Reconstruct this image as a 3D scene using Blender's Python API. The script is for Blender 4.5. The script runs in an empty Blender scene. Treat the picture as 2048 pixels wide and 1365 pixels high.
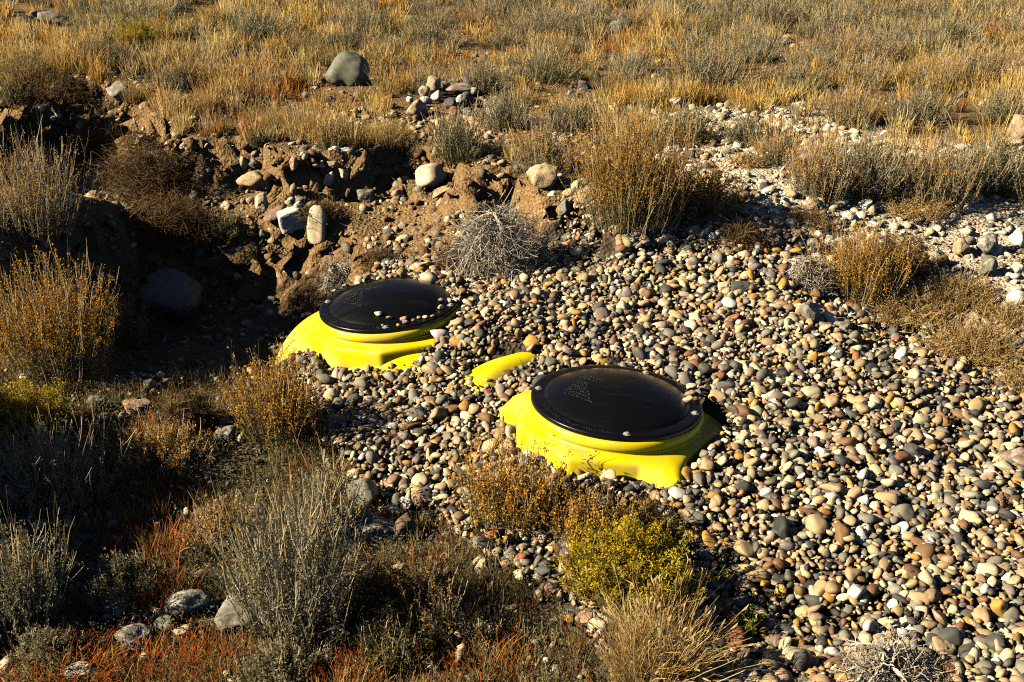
import bpy, bmesh, math, random
import numpy as np
from mathutils import Vector, Matrix, Euler

R = math.radians
SC = bpy.context.scene
COL = SC.collection

# ------------------------------------------------------------------ camera
CAMH = 1.97
PITCH = 23.0
FPX = 2300.0                      # focal length in pixels of a 2048 px wide picture
cd = bpy.data.cameras.new("camera")
cam = bpy.data.objects.new("camera", cd)
COL.objects.link(cam)
cam.location = (0, 0, CAMH)
cam.rotation_euler = (R(90 - PITCH), 0, 0)
cd.sensor_width = 36
cd.lens = FPX / 2048 * 36
cd.clip_start = 0.05
cd.clip_end = 1500
SC.camera = cam

# ------------------------------------------------------------------ light
SUN_EL, SUN_AZ = 29.0, 13.0       # elevation; degrees in front of due left
sx = -math.cos(R(SUN_AZ)) * math.cos(R(SUN_EL))
sy = -math.sin(R(SUN_AZ)) * math.cos(R(SUN_EL))
sz = math.sin(R(SUN_EL))
SUNV = Vector((sx, sy, sz))
w = bpy.data.worlds.new("World")
SC.world = w
w.use_nodes = True
nt = w.node_tree
bg = nt.nodes["Background"]
sky = nt.nodes.new("ShaderNodeTexSky")
sky.sky_type = 'NISHITA'
sky.sun_disc = False
sky.sun_elevation = R(SUN_EL)
sky.sun_rotation = math.atan2(sx, sy)
sky.altitude = 3000
sky.air_density = 0.35
sky.dust_density = 0.1
nt.links.new(sky.outputs[0], bg.inputs[0])
bg.inputs[1].default_value = 0.05
sl = bpy.data.lights.new("sun", 'SUN')
sun = bpy.data.objects.new("sun", sl)
COL.objects.link(sun)
sl.energy = 5.0
sl.angle = R(0.5)
sl.color = (1.0, 0.86, 0.61)
sun.rotation_euler = SUNV.to_track_quat('Z', 'Y').to_euler()
sun.location = (-20, -5, 10)

vs = SC.view_settings
SC.display_settings.display_device = 'sRGB'
vs.view_transform = 'Standard'
vs.look = 'None'
vs.exposure = 0.95
vs.gamma = 1.0
SC.cycles.use_denoising = False
SC.cycles.filter_width = 1.1
SC.cycles.max_bounces = 5
SC.cycles.diffuse_bounces = 0
SC.cycles.glossy_bounces = 2
SC.cycles.transmission_bounces = 2

# ------------------------------------------------------------------ numpy noise
def _h(ix, iy, iz, seed):
    n = (ix.astype(np.int64) * 374761393 + iy.astype(np.int64) * 668265263
         + iz.astype(np.int64) * 2147483647 + seed * 1274126177) & 0xffffffff
    n = ((n ^ (n >> 13)) * 1274126177) & 0xffffffff
    n = ((n ^ (n >> 16)) * 2246822519) & 0xffffffff
    n = n ^ (n >> 15)
    return (n & 0xffff) / 32767.5 - 1.0

def vn(p, seed=0):
    p = np.asarray(p, dtype=np.float64)
    i = np.floor(p).astype(np.int64)
    f = p - i
    u = f * f * (3 - 2 * f)
    x, y, z = i[..., 0], i[..., 1], i[..., 2]
    ux, uy, uz = u[..., 0], u[..., 1], u[..., 2]
    def L(a, b, t): return a + (b - a) * t
    r = []
    for dz in (0, 1):
        a = L(_h(x, y, z + dz, seed), _h(x + 1, y, z + dz, seed), ux)
        b = L(_h(x, y + 1, z + dz, seed), _h(x + 1, y + 1, z + dz, seed), ux)
        r.append(L(a, b, uy))
    return L(r[0], r[1], uz)

def fbm(p, octv=4, seed=0, gain=0.5):
    s = 0; a = 1.0; t = 0
    p = np.asarray(p, dtype=np.float64)
    for k in range(octv):
        s = s + a * vn(p * (2.03 ** k) + 17.3 * k, seed + k * 7)
        t += a; a *= gain
    return s / t

def fbm2(x, y, scale, octv=4, seed=0):
    return fbm(np.stack([x * scale, y * scale, np.zeros_like(x) + seed * 0.37], -1), octv, seed)

def sst(a, b, x):
    t = np.clip((x - a) / (b - a), 0, 1)
    return t * t * (3 - 2 * t)

# ------------------------------------------------------------------ ground shape
BANK = np.array([(-14, 9.9), (-6, 9.0), (-3.65, 8.26), (-2.95, 8.1), (-2.45, 7.6), (-2.05, 7.0), (-1.75, 6.95),
                 (-1.3, 6.75), (-1.0, 6.72), (-0.72, 6.85), (-0.35, 6.75), (-0.12, 6.3), (0.1, 6.25), (0.3, 5.85),
                 (0.52, 5.45), (0.95, 5.9), (1.6, 6.3), (2.6, 6.6), (4.5, 6.6), (14, 6.4)])

def poly_dist(x, y, pts):
    d = np.full(x.shape, 1e9)
    for a, b in zip(pts[:-1], pts[1:]):
        ab = b - a
        t = np.clip(((x - a[0]) * ab[0] + (y - a[1]) * ab[1]) / (ab @ ab), 0, 1)
        d = np.minimum(d, np.hypot(x - a[0] - t * ab[0], y - a[1] - t * ab[1]))
    return d

NL = np.array([0.38, 3.77]); FL = np.array([-0.54, 4.75]); MID = (NL + FL) / 2
UA = (NL - FL) / np.linalg.norm(NL - FL); VA = np.array([-UA[1], UA[0]])     # tank axis, across

def tank_uv(x, y):
    return (x - MID[0]) * UA[0] + (y - MID[1]) * UA[1], (x - MID[0]) * VA[0] + (y - MID[1]) * VA[1]

def H(x, y):
    x = np.asarray(x, dtype=float); y = np.asarray(y, dtype=float)
    ye = np.interp(x, BANK[:, 0], BANK[:, 1])
    sgn = np.where(y > ye, 1.0, -1.0)
    near = (np.abs(x) < 15) & (np.abs(y - ye) < 4)
    d = sgn * 4.0 * np.ones_like(x)
    if near.any():
        d = np.where(near, sgn * poly_dist(x, y, BANK), d)
    rag = fbm2(x, y, 3.2, 4, 3)
    wd = 0.62 + 1.0 * sst(0.5, 1.3, x)
    steep = 1 - sst(0.4, 1.2, x)
    dd = d + 0.14 * rag * (0.4 + steep)
    t = np.clip((dd + wd) / wd, 0, 1)
    prof_s = 0.42 * t ** 1.2 + 0.58 * sst(0.66, 1.0, t)      # talus then a near-vertical lip
    prof_g = sst(0, 1, t)
    prof = steep * prof_s + (1 - steep) * prof_g
    plat = 0.36 + 0.012 * (np.clip(y, 0, 60) - 6.5) + 0.05 * fbm2(x, y, 0.7, 3, 5) + 0.012 * np.clip(y - 30, 0, 200)
    plat = plat + 0.14 * sst(-1.5, -3.2, x)
    low = 0.0 + 0.025 * fbm2(x, y, 1.3, 3, 9) + 0.035 * fbm2(x, y, 3.1, 2, 19) * sst(.55, .9, np.minimum(np.hypot(x - NL[0], y - NL[1]), np.hypot(x - FL[0], y - FL[1])))
    u, v = tank_uv(x, y)
    tk = np.exp(-(u / 1.5) ** 4 - (v / 1.4) ** 4)
    low = low + tk * (0.01 + 0.085 * np.tanh(v / 0.28))
    low = low + 0.12 * sst(1.0, 3.0, x) * sst(3.5, 5.5, y)
    # pit
    q = ((x + 1.62) / 0.95) ** 2 + ((y - 5.45) / 1.05) ** 2 + 0.25 * fbm2(x, y, 2.5, 3, 21)
    pit = 1 - sst(0.35, 1.15, q)
    low = low - 0.46 * pit
    # left bank lobe
    m = sst(-1.95, -2.25, x + 0.12 * fbm2(x, y, 3.5, 3, 31)) * sst(4.35, 4.85, y + 0.15 * rag) * (1 - sst(6.0, 6.6, y))
    low = low + 0.30 * m
    low = low - 0.10 * sst(0.3, -1.0, x) * (1 - sst(3.4, 4.2, y))
    shade_mound = .72 * np.exp(-((x + 2.62) / .52) ** 4 - ((y - 3.0) / .95) ** 4) * (1 + .35 * fbm2(x, y, 3.0, 3, 45))  # unseen mound added left of view to cast shade on the lower left ground
    shade_mounds = shade_mound + 1.45 * np.exp(-((x + 4.9) / .8) ** 4 - ((y - 7.05) / .8) ** 4)  # plus a taller unseen mound, added to shade the upper left bank
    z = low + (plat - low) * prof + shade_mounds
    z = z + 0.012 * fbm2(x, y, 9.0, 3, 12)
    z = z + .075 * np.exp(-((x - FL[0] - .38) / .26) ** 2 - ((y - FL[1] + .16) / .26) ** 2)
    z = z + .045 * np.exp(-((x - NL[0] + .30) / .25) ** 2 - ((y - NL[1] + .30) / .25) ** 2)
    z = z + .050 * np.exp(-((x - NL[0] + .05) / .30) ** 2 - ((y - NL[1] + .45) / .16) ** 2)
    z = z - .13 * np.exp(-((x - .68) / .42) ** 2 - ((y - 2.68) / .24) ** 2)
    for c in (NL, FL):
        r = np.hypot(x - c[0], y - c[1])
        z = np.where(r < 0.36 - .08 * ((c is FL) & (x > c[0])), np.minimum(z, -0.05), z)
    # gravel dips where the yellow rib shows between the lids and where the shoulder sticks out
    z = z - 0.06 * np.exp(-((u - 0.0) / 0.08) ** 2 - ((v - 0.06) / 0.10) ** 2)
    return z

RZ = Euler((R(90 - PITCH), 0, 0)).to_matrix()
def hit(px, py, zoff=0.0):
    """ground point seen at a place of the picture"""
    d = RZ @ Vector(((px - 1024) / FPX, (682.5 - py) / FPX, -1))
    t = np.concatenate([np.arange(1.5, 12, 0.01), np.arange(12, 60, 0.05)])
    X, Y, Z = d.x * t, d.y * t, CAMH + d.z * t
    g = H(X, Y) + zoff
    k = np.argmax(Z < g)
    return np.array([X[k], Y[k], g[k] - zoff]), t[k]

def gpt(px, py, z=0.0):
    d = RZ @ Vector(((px - 1024) / FPX, (682.5 - py) / FPX, -1))
    t = (z - CAMH) / d.z
    return (d.x * t, d.y * t)

def in_poly(x, y, pts):
    c = np.zeros(x.shape, bool)
    n = len(pts)
    for i in range(n):
        x1, y1 = pts[i]; x2, y2 = pts[(i + 1) % n]
        m = ((y1 > y) != (y2 > y)) & (x < (x2 - x1) * (y - y1) / (y2 - y1 + 1e-12) + x1)
        c ^= m
    return c

# ------------------------------------------------------------------ meshes and objects
def mesh_np(name, V, F, C=None, mat=None, smooth=True):
    V = np.asarray(V, dtype=np.float32); F = np.asarray(F, dtype=np.int32)
    me = bpy.data.meshes.new(name)
    n, k = F.shape
    me.vertices.add(len(V)); me.vertices.foreach_set("co", V.ravel())
    me.loops.add(n * k); me.loops.foreach_set("vertex_index", F.ravel())
    me.polygons.add(n)
    me.polygons.foreach_set("loop_start", np.arange(0, n * k, k, dtype=np.int32))
    me.polygons.foreach_set("loop_total", np.full(n, k, dtype=np.int32))
    me.polygons.foreach_set("use_smooth", np.full(n, smooth, dtype=bool))
    if C is not None:
        a = me.color_attributes.new("Col", 'FLOAT_COLOR', 'POINT')
        cc = np.ones((len(V), 4), np.float32); cc[:, :3] = np.clip(C, 0, 1)
        a.data.foreach_set("color", cc.ravel())
    me.update(calc_edges=True)
    if mat: me.materials.append(mat)
    return me

def obj(name, me, parent=None, loc=None):
    o = bpy.data.objects.new(name, me)
    COL.objects.link(o)
    if parent: o.parent = parent
    if loc is not None: o.location = loc
    return o

def tag(o, label=None, cat=None, group=None, kind=None):
    if label: o['label'] = label
    if cat: o['category'] = cat
    if group: o['group'] = group
    if kind: o['kind'] = kind
    return o

def thing(name, label, cat, loc, rotz=0, group=None):
    o = obj(name, None, None, loc)
    o.rotation_euler = (0, 0, rotz)
    o.empty_display_size = 0.1
    return tag(o, label, cat, group)

def merge(parts):
    V, F, C, n = [], [], [], 0
    for v, f, c in parts:
        V.append(v); F.append(f + n); C.append(c); n += len(v)
    return np.concatenate(V), np.concatenate(F), np.concatenate(C)

# ------------------------------------------------------------------ materials
def newmat(name):
    m = bpy.data.materials.new(name); m.use_nodes = True
    nt = m.node_tree; nt.nodes.clear()
    out = nt.nodes.new("ShaderNodeOutputMaterial")
    return m, nt, out

def N(nt, t, **kw):
    n = nt.nodes.new(t)
    for k, v in kw.items():
        if k.startswith('i_'):
            n.inputs[int(k[2:])].default_value = v
        else: setattr(n, k, v)
    return n

def mat_stone(name, rough=0.75, scale=40, bump=0.25, speck=0.3):
    m, nt, out = newmat(name)
    at = N(nt, "ShaderNodeAttribute", attribute_name="Col")
    tc = N(nt, "ShaderNodeTexCoord")
    n1 = N(nt, "ShaderNodeTexNoise"); n1.inputs['Scale'].default_value = scale; n1.inputs['Detail'].default_value = 6
    n1.inputs['Roughness'].default_value = 0.7
    n2 = N(nt, "ShaderNodeTexNoise"); n2.inputs['Scale'].default_value = scale * 5; n2.inputs['Detail'].default_value = 3
    nt.links.new(tc.outputs['Object'], n1.inputs['Vector']); nt.links.new(tc.outputs['Object'], n2.inputs['Vector'])
    mr = N(nt, "ShaderNodeMapRange"); mr.inputs[1].default_value = 0.3; mr.inputs[2].default_value = 0.7
    mr.inputs[3].default_value = 1 - speck; mr.inputs[4].default_value = 1 + speck
    nt.links.new(n1.outputs[0], mr.inputs[0])
    mr2 = N(nt, "ShaderNodeMapRange"); mr2.inputs[1].default_value = 0.3; mr2.inputs[2].default_value = 0.7
    mr2.inputs[3].default_value = 1 - speck * .6; mr2.inputs[4].default_value = 1 + speck * .6
    nt.links.new(n2.outputs[0], mr2.inputs[0])
    mu = N(nt, "ShaderNodeMath", operation='MULTIPLY')
    nt.links.new(mr.outputs[0], mu.inputs[0]); nt.links.new(mr2.outputs[0], mu.inputs[1])
    vm = N(nt, "ShaderNodeVectorMath", operation='SCALE')
    nt.links.new(at.outputs['Color'], vm.inputs[0]); nt.links.new(mu.outputs[0], vm.inputs['Scale'])
    b = N(nt, "ShaderNodeBsdfPrincipled")
    nt.links.new(vm.outputs[0], b.inputs['Base Color'])
    b.inputs['Roughness'].default_value = rough
    b.inputs['Specular IOR Level'].default_value = 0.35
    bp = N(nt, "ShaderNodeBump"); bp.inputs['Strength'].default_value = bump; bp.inputs['Distance'].default_value = 0.004
    ad = N(nt, "ShaderNodeMath", operation='ADD')
    nt.links.new(n1.outputs[0], ad.inputs[0]); nt.links.new(n2.outputs[0], ad.inputs[1])
    nt.links.new(ad.outputs[0], bp.inputs['Height'])
    nt.links.new(bp.outputs[0], b.inputs['Normal'])
    nt.links.new(b.outputs[0], out.inputs[0])
    return m

def mat_leafy(name, trans=0.3, rough=0.7):
    m, nt, out = newmat(name)
    at = N(nt, "ShaderNodeAttribute", attribute_name="Col")
    b = N(nt, "ShaderNodeBsdfPrincipled"); b.inputs['Roughness'].default_value = rough
    b.inputs['Specular IOR Level'].default_value = 0.25
    t = N(nt, "ShaderNodeBsdfTranslucent")
    mx = N(nt, "ShaderNodeMixShader"); mx.inputs[0].default_value = trans
    nt.links.new(at.outputs['Color'], b.inputs['Base Color']); nt.links.new(at.outputs['Color'], t.inputs[0])
    nt.links.new(b.outputs[0], mx.inputs[1]); nt.links.new(t.outputs[0], mx.inputs[2])
    nt.links.new(mx.outputs[0], out.inputs[0])
    return m

def mat_soil():
    m, nt, out = newmat("earth")
    at = N(nt, "ShaderNodeAttribute", attribute_name="Col")
    tc = N(nt, "ShaderNodeTexCoord")
    n1 = N(nt, "ShaderNodeTexNoise"); n1.inputs['Scale'].default_value = 9; n1.inputs['Detail'].default_value = 8; n1.inputs['Roughness'].default_value = .7
    n2 = N(nt, "ShaderNodeTexVoronoi"); n2.inputs['Scale'].default_value = 55
    n3 = N(nt, "ShaderNodeTexNoise"); n3.inputs['Scale'].default_value = 90; n3.inputs['Detail'].default_value = 5
    for n in (n1, n2, n3): nt.links.new(tc.outputs['Object'], n.inputs['Vector'])
    mr = N(nt, "ShaderNodeMapRange"); mr.inputs[1].default_value = .3; mr.inputs[2].default_value = .7; mr.inputs[3].default_value = .6; mr.inputs[4].default_value = 1.35
    nt.links.new(n1.outputs[0], mr.inputs[0])
    mr3 = N(nt, "ShaderNodeMapRange"); mr3.inputs[1].default_value = .3; mr3.inputs[2].default_value = .7; mr3.inputs[3].default_value = .6; mr3.inputs[4].default_value = 1.4
    nt.links.new(n3.outputs[0], mr3.inputs[0])
    mu = N(nt, "ShaderNodeMath", operation='MULTIPLY')
    nt.links.new(mr.outputs[0], mu.inputs[0]); nt.links.new(mr3.outputs[0], mu.inputs[1])
    vm = N(nt, "ShaderNodeVectorMath", operation='SCALE')
    nt.links.new(at.outputs['Color'], vm.inputs[0]); nt.links.new(mu.outputs[0], vm.inputs['Scale'])
    b = N(nt, "ShaderNodeBsdfPrincipled"); b.inputs['Roughness'].default_value = .95
    b.inputs['Specular IOR Level'].default_value = 0.1
    nt.links.new(vm.outputs[0], b.inputs['Base Color'])
    a1 = N(nt, "ShaderNodeMath", operation='ADD'); nt.links.new(n3.outputs[0], a1.inputs[0]); nt.links.new(n2.outputs[0], a1.inputs[1])
    a2 = N(nt, "ShaderNodeMath", operation='ADD'); nt.links.new(a1.outputs[0], a2.inputs[0]); nt.links.new(n1.outputs[0], a2.inputs[1])
    bp = N(nt, "ShaderNodeBump"); bp.inputs['Strength'].default_value = 1.0; bp.inputs['Distance'].default_value = .012
    nt.links.new(a2.outputs[0], bp.inputs['Height']); nt.links.new(bp.outputs[0], b.inputs['Normal'])
    nt.links.new(b.outputs[0], out.inputs[0])
    return m

def mat_yellow():
    m, nt, out = newmat("yellow_plastic")
    tc = N(nt, "ShaderNodeTexCoord")
    n1 = N(nt, "ShaderNodeTexNoise"); n1.inputs['Scale'].default_value = 7; n1.inputs['Detail'].default_value = 7; n1.inputs['Roughness'].default_value = .65
    n2 = N(nt, "ShaderNodeTexNoise"); n2.inputs['Scale'].default_value = 160; n2.inputs['Detail'].default_value = 4
    nt.links.new(tc.outputs['Object'], n1.inputs['Vector']); nt.links.new(tc.outputs['Object'], n2.inputs['Vector'])
    cr = N(nt, "ShaderNodeValToRGB")
    cr.color_ramp.elements[0].position = .60; cr.color_ramp.elements[0].color = (0, 0, 0, 1)
    cr.color_ramp.elements[1].position = .80; cr.color_ramp.elements[1].color = (.7, .7, .7, 1)
    mu = N(nt, "ShaderNodeMath", operation='MULTIPLY_ADD'); mu.inputs[1].default_value = .25
    nt.links.new(n2.outputs[0], mu.inputs[0]); nt.links.new(n1.outputs[0], mu.inputs[2])
    sp = N(nt, "ShaderNodeSeparateXYZ"); nt.links.new(tc.outputs['Object'], sp.inputs[0])
    mz = N(nt, "ShaderNodeMapRange"); mz.inputs[1].default_value = 0.0; mz.inputs[2].default_value = -.13; mz.inputs[3].default_value = 0; mz.inputs[4].default_value = .17
    nt.links.new(sp.outputs[2], mz.inputs[0])
    az = N(nt, "ShaderNodeMath", operation='ADD'); nt.links.new(mu.outputs[0], az.inputs[0]); nt.links.new(mz.outputs[0], az.inputs[1])
    nt.links.new(az.outputs[0], cr.inputs[0])
    mx = N(nt, "ShaderNodeMix", data_type='RGBA')
    mx.inputs[6].default_value = (0.95, 0.76, 0.001, 1); mx.inputs[7].default_value = (0.60, 0.45, 0.16, 1)
    nt.links.new(cr.outputs[0], mx.inputs[0])
    b = N(nt, "ShaderNodeBsdfPrincipled")
    nt.links.new(mx.outputs[2], b.inputs['Base Color'])
    b.inputs['Roughness'].default_value = .38
    b.inputs['Subsurface Weight'].default_value = .12
    b.inputs['Subsurface Radius'].default_value = (.03, .025, .002)
    b.inputs['Subsurface Scale'].default_value = .5
    bp = N(nt, "ShaderNodeBump"); bp.inputs['Strength'].default_value = .15; bp.inputs['Distance'].default_value = .003
    nt.links.new(n1.outputs[0], bp.inputs['Height']); nt.links.new(bp.outputs[0], b.inputs['Normal'])
    nt.links.new(b.outputs[0], out.inputs[0])
    return m

def mat_black(name, col=(.0045, .005, .006), rough=.24, dust=.10):
    m, nt, out = newmat(name)
    tc = N(nt, "ShaderNodeTexCoord")
    n1 = N(nt, "ShaderNodeTexNoise"); n1.inputs['Scale'].default_value = 5; n1.inputs['Detail'].default_value = 8; n1.inputs['Roughness'].default_value = .7
    mp = N(nt, "ShaderNodeMapping"); mp.inputs['Scale'].default_value = (1, 5, 1); mp.inputs['Rotation'].default_value = (0, 0, .5)
    n2 = N(nt, "ShaderNodeTexNoise"); n2.inputs['Scale'].default_value = 8; n2.inputs['Detail'].default_value = 6
    nt.links.new(tc.outputs['Object'], n1.inputs['Vector'])
    nt.links.new(tc.outputs['Object'], mp.inputs[0]); nt.links.new(mp.outputs[0], n2.inputs['Vector'])
    mu = N(nt, "ShaderNodeMath", operation='MULTIPLY'); nt.links.new(n1.outputs[0], mu.inputs[0]); nt.links.new(n2.outputs[0], mu.inputs[1])
    cr = N(nt, "ShaderNodeValToRGB")
    cr.color_ramp.elements[0].position = .27; cr.color_ramp.elements[0].color = (0, 0, 0, 1)
    cr.color_ramp.elements[1].position = .45; cr.color_ramp.elements[1].color = (dust, dust, dust, 1)
    nt.links.new(mu.outputs[0], cr.inputs[0])
    mx = N(nt, "ShaderNodeMix", data_type='RGBA')
    mx.inputs[6].default_value = (*col, 1); mx.inputs[7].default_value = (.10, .09, .08, 1)
    nt.links.new(cr.outputs[0], mx.inputs[0])
    b = N(nt, "ShaderNodeBsdfPrincipled")
    nt.links.new(mx.outputs[2], b.inputs['Base Color'])
    mr = N(nt, "ShaderNodeMapRange"); mr.inputs[3].default_value = rough - .06; mr.inputs[4].default_value = rough + .14
    nt.links.new(n1.outputs[0], mr.inputs[0]); nt.links.new(mr.outputs[0], b.inputs['Roughness'])
    b.inputs['Specular IOR Level'].default_value = .30
    nt.links.new(b.outputs[0], out.inputs[0])
    return m

M_STONE = mat_stone("river_stone", .62, 45, .2, .22)
M_ROCK = mat_stone("rough_rock", .85, 26, 1.0, .42)
M_LEAF = mat_leafy("dry_leaf", .38)
M_STEM = mat_leafy("dry_stem", .08)
M_GRASS = mat_leafy("dry_grass", .35)
M_SOIL = mat_soil()
M_YEL = mat_yellow()
M_LID = mat_black("black_plastic")
M_STEEL = mat_stone("weathered_steel", .35, 30, .1, .2)

# ------------------------------------------------------------------ ground sheet
PALE_POLY = [gpt(*p) for p in [(1330, 300, .3), (1430, 225, .35), (1640, 215, .35), (1750, 270, .35), (2300, 330, .35), (2500, 700, .1), (1850, 640, .1), (1640, 600, .1), (1560, 520, .1), (1380, 470, .15)]]
GRAVEL_PX = [(575, 745), (600, 690), (650, 590), (760, 550), (900, 545), (1130, 535), (1220, 475), (1420, 480), (1560, 520), (1640, 600),
             (1760, 610), (1900, 640), (2100, 700), (2600, 800), (2900, 1500), (1500, 1700), (1250, 1365), (1150, 1180), (1000, 1080),
             (860, 1000), (740, 930), (660, 850)]
GRAVEL = [gpt(*p) for p in GRAVEL_PX]

def pale_mask(x, y):
    jx = x + 0.25 * fbm2(x, y, 1.6, 3, 40); jy = y + 0.25 * fbm2(x, y, 1.6, 3, 41)
    d = poly_dist(x, y, np.array(PALE_POLY + [PALE_POLY[0]]))
    s = np.where(in_poly(jx, jy, PALE_POLY), 1, -1) * d
    return sst(-.25, .25, s)

def axis(pts):
    out = []
    for (a, b, st) in pts:
        out.append(np.arange(a, b, st))
    return np.concatenate(out + [np.array([pts[-1][1]])])

gx = axis([(-400, -60, 30), (-60, -16, 4), (-16, -7, .4), (-7, -3.6, .08), (-3.6, 2.6, .022), (2.6, 7, .08), (7, 16, .4), (16, 60, 4), (60, 400, 30)])
gy = axis([(-60, -4, 6), (-4, 1.6, .3), (1.6, 4.2, .03), (4.2, 8.6, .02), (8.6, 14, .06), (14, 24, .2), (24, 60, 2), (60, 500, 25)])
GX, GY = np.meshgrid(gx, gy)
GZ = H(GX, GY)
P = np.stack([GX, GY, GZ], -1)
gzy, gzx = np.gradient(GZ, gy, gx)
slope = np.clip(np.hypot(gzy, gzx) - .35, 0, 1.5) / 1.5
amp = (0.010 + 0.075 * slope)[..., None]
fine = ((np.abs(GX) < 5) & (GY < 12) & (GY > 1))[..., None]
D = np.stack([fbm(P * 7, 4, 51, .6), fbm(P * 7, 4, 52, .6), fbm(P * 7, 4, 53, .6)], -1)
D2 = np.stack([vn(P * 24, 54), vn(P * 24, 55), vn(P * 24, 56)], -1)
D3 = np.stack([vn(P * 13, 57), vn(P * 13, 58), vn(P * 13, 59)], -1)
P = P + np.where(fine, D * amp + D2 * (0.004 + .035 * slope[..., None]) + D3 * .07 * slope[..., None], 0)
c1 = fbm2(GX, GY, 1.1, 4, 61)[..., None]
soil = np.array([.27, .175, .085]) * (1 + .25 * c1)
wall = np.array([.27, .170, .080]) * (1 + .2 * c1)
pale = np.array([.80, .65, .48]) * (1 + .15 * c1)
gravel_c = np.array([.12, .09, .06]) * (1 + .1 * c1)
C = soil + (wall - soil) * np.clip(slope * 3, 0, 1)[..., None]
low_tan = np.exp(-((GX - .35) / .5) ** 2 - ((GY - 5.3) / .55) ** 2)[..., None]
C = C + (np.array([.42, .26, .11]) - C) * low_tan
pm = pale_mask(GX, GY)[..., None]
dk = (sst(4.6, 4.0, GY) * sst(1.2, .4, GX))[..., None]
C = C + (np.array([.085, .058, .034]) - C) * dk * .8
C = C + (pale - C) * pm
gm = in_poly(GX, GY, GRAVEL)[..., None]
C = np.where(gm & (pm < .4), gravel_c, C)
nyy, nxx = GX.shape
idx = np.arange(nyy * nxx).reshape(nyy, nxx)
F = np.stack([idx[:-1, :-1], idx[:-1, 1:], idx[1:, 1:], idx[1:, :-1]], -1).reshape(-1, 4)
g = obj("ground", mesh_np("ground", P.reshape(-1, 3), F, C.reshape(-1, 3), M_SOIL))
g['kind'] = 'structure'

# ------------------------------------------------------------------ rocks
ICO = {}
def ico(sub):
    if sub not in ICO:
        bm = bmesh.new(); bmesh.ops.create_icosphere(bm, subdivisions=sub, radius=1)
        V = np.array([v.co[:] for v in bm.verts]); F = np.array([[v.index for v in f.verts] for f in bm.faces]); bm.free()
        ICO[sub] = (V / np.linalg.norm(V, axis=1)[:, None], F)
    return ICO[sub]

def rock_shape(seed, sub, ang=.5, rough=.05, nplanes=16, box=0):
    """unit rock: ang 0 = river pebble, 1 = broken angular stone"""
    rg = np.random.default_rng(seed)
    v, F = ico(sub)
    n = rg.normal(size=(nplanes, 3)); n /= np.linalg.norm(n, axis=1)[:, None]
    d = rg.uniform(.66, 1.0, nplanes)
    if box:
        bx = np.array([[1, .1, 0], [-1, .05, .1], [.1, 1, .1], [0, -1, .1], [0, .1, 1], [.1, 0, -1.]]); bx /= np.linalg.norm(bx, axis=1)[:, None]
        n = np.concatenate([bx, n]); d = np.concatenate([np.full(6, .66), d * .25 + .85])
    k = 3.5 + 26 * ang
    dots = np.clip(v @ n.T, 1e-3, None) / d
    r = (dots ** k).sum(1) ** (-1 / k)
    r = np.minimum(r, 1.25)
    r = r * (1 - .35 * (1 - ang) * 0) / r.max()
    V = v * r[:, None]
    V = V * (1 + rough * 2 * fbm(v * 1.7 + seed, 3, seed)[:, None] + rough * .5 * fbm(v * 7 + seed, 2, seed + 3)[:, None])
    V -= (V.max(0) + V.min(0)) / 2
    V /= (V.max(0) - V.min(0)) / 2
    return V, F

PAL = {
    'slate': (.095, .094, .086), 'grey': (.26, .235, .19), 'tan': (.47, .34, .19), 'cream': (.70, .58, .38), 'white': (.78, .74, .64),
    'ochre': (.52, .29, .07), 'brown': (.23, .125, .060), 'mauve': (.25, .165, .12), 'red': (.30, .12, .06), 'dark': (.04, .040, .040),
    'green': (.185, .185, .135), 'pink': (.52, .34, .23)}

def stone_color(V, base, seed, contrast=.25, pale_top=0):
    n = fbm(V * 2.2 + seed * .7, 3, seed)[:, None]
    n2 = vn(V * np.array([1, 1, 7.]) + seed, seed + 9)[:, None]
    c = np.array(base)[None] * (1 + contrast * n + contrast * .4 * n2)
    if pale_top:
        m = sst(.0, .35, fbm(V * 3.1 + seed, 4, seed + 5))[:, None]
        c = c + (np.array([.70, .66, .57]) - c) * m * pale_top
    return c

def make_rock(name, label, px, py, wpx, hpx, col, ang=.6, rough=.05, sub=4, sink=.25, tilt=(0, 0), pale=0., seed=None,
              depth=None, group=None, cat='rock', zadd=0.0, rz=None, box=0):
    """px,py: where the bottom middle of the stone meets the ground in the picture"""
    seed = seed if seed is not None else int(px * 7 + py * 13)
    p, t = hit(px, py)
    rg = np.random.default_rng(seed)
    sc = t / FPX * 1.02
    a, c = wpx * sc / 2, hpx * sc / 2
    b = depth if depth else (a + c) / 2 * rg.uniform(.8, 1.1)
    V, F = rock_shape(seed, sub, ang, rough * 2.0, int(12 + 8 * ang), box)
    cV = stone_color(V, PAL[col], seed, .28, pale)
    V = V * np.array([a, b, c])
    Rm = np.array(Euler((R(tilt[0]), R(tilt[1]), rz if rz is not None else rg.uniform(-.35, .35))).to_matrix())
    V = V @ Rm.T
    me = mesh_np(name, V, F, cV, M_ROCK if ang > .3 else M_STONE)
    zc = H(p[0], p[1] + b * .6)
    o = obj(name, me, None, (p[0], p[1] + b * .6, float(zc) + (-V[:, 2].min()) * (1 - sink) + zadd))
    return tag(o, label, cat, group)

# ------------------------------------------------------------------ gravel bed of rounded river pebbles
rng = np.random.default_rng(7)
CN = ['slate', 'grey', 'tan', 'cream', 'white', 'ochre', 'brown', 'mauve', 'red', 'dark', 'green', 'pink']
CP = np.array([.11, .17, .26, .15, .04, .05, .075, .045, .012, .035, .025, .03])
CVAL = np.array([PAL[c] for c in CN])

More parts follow.
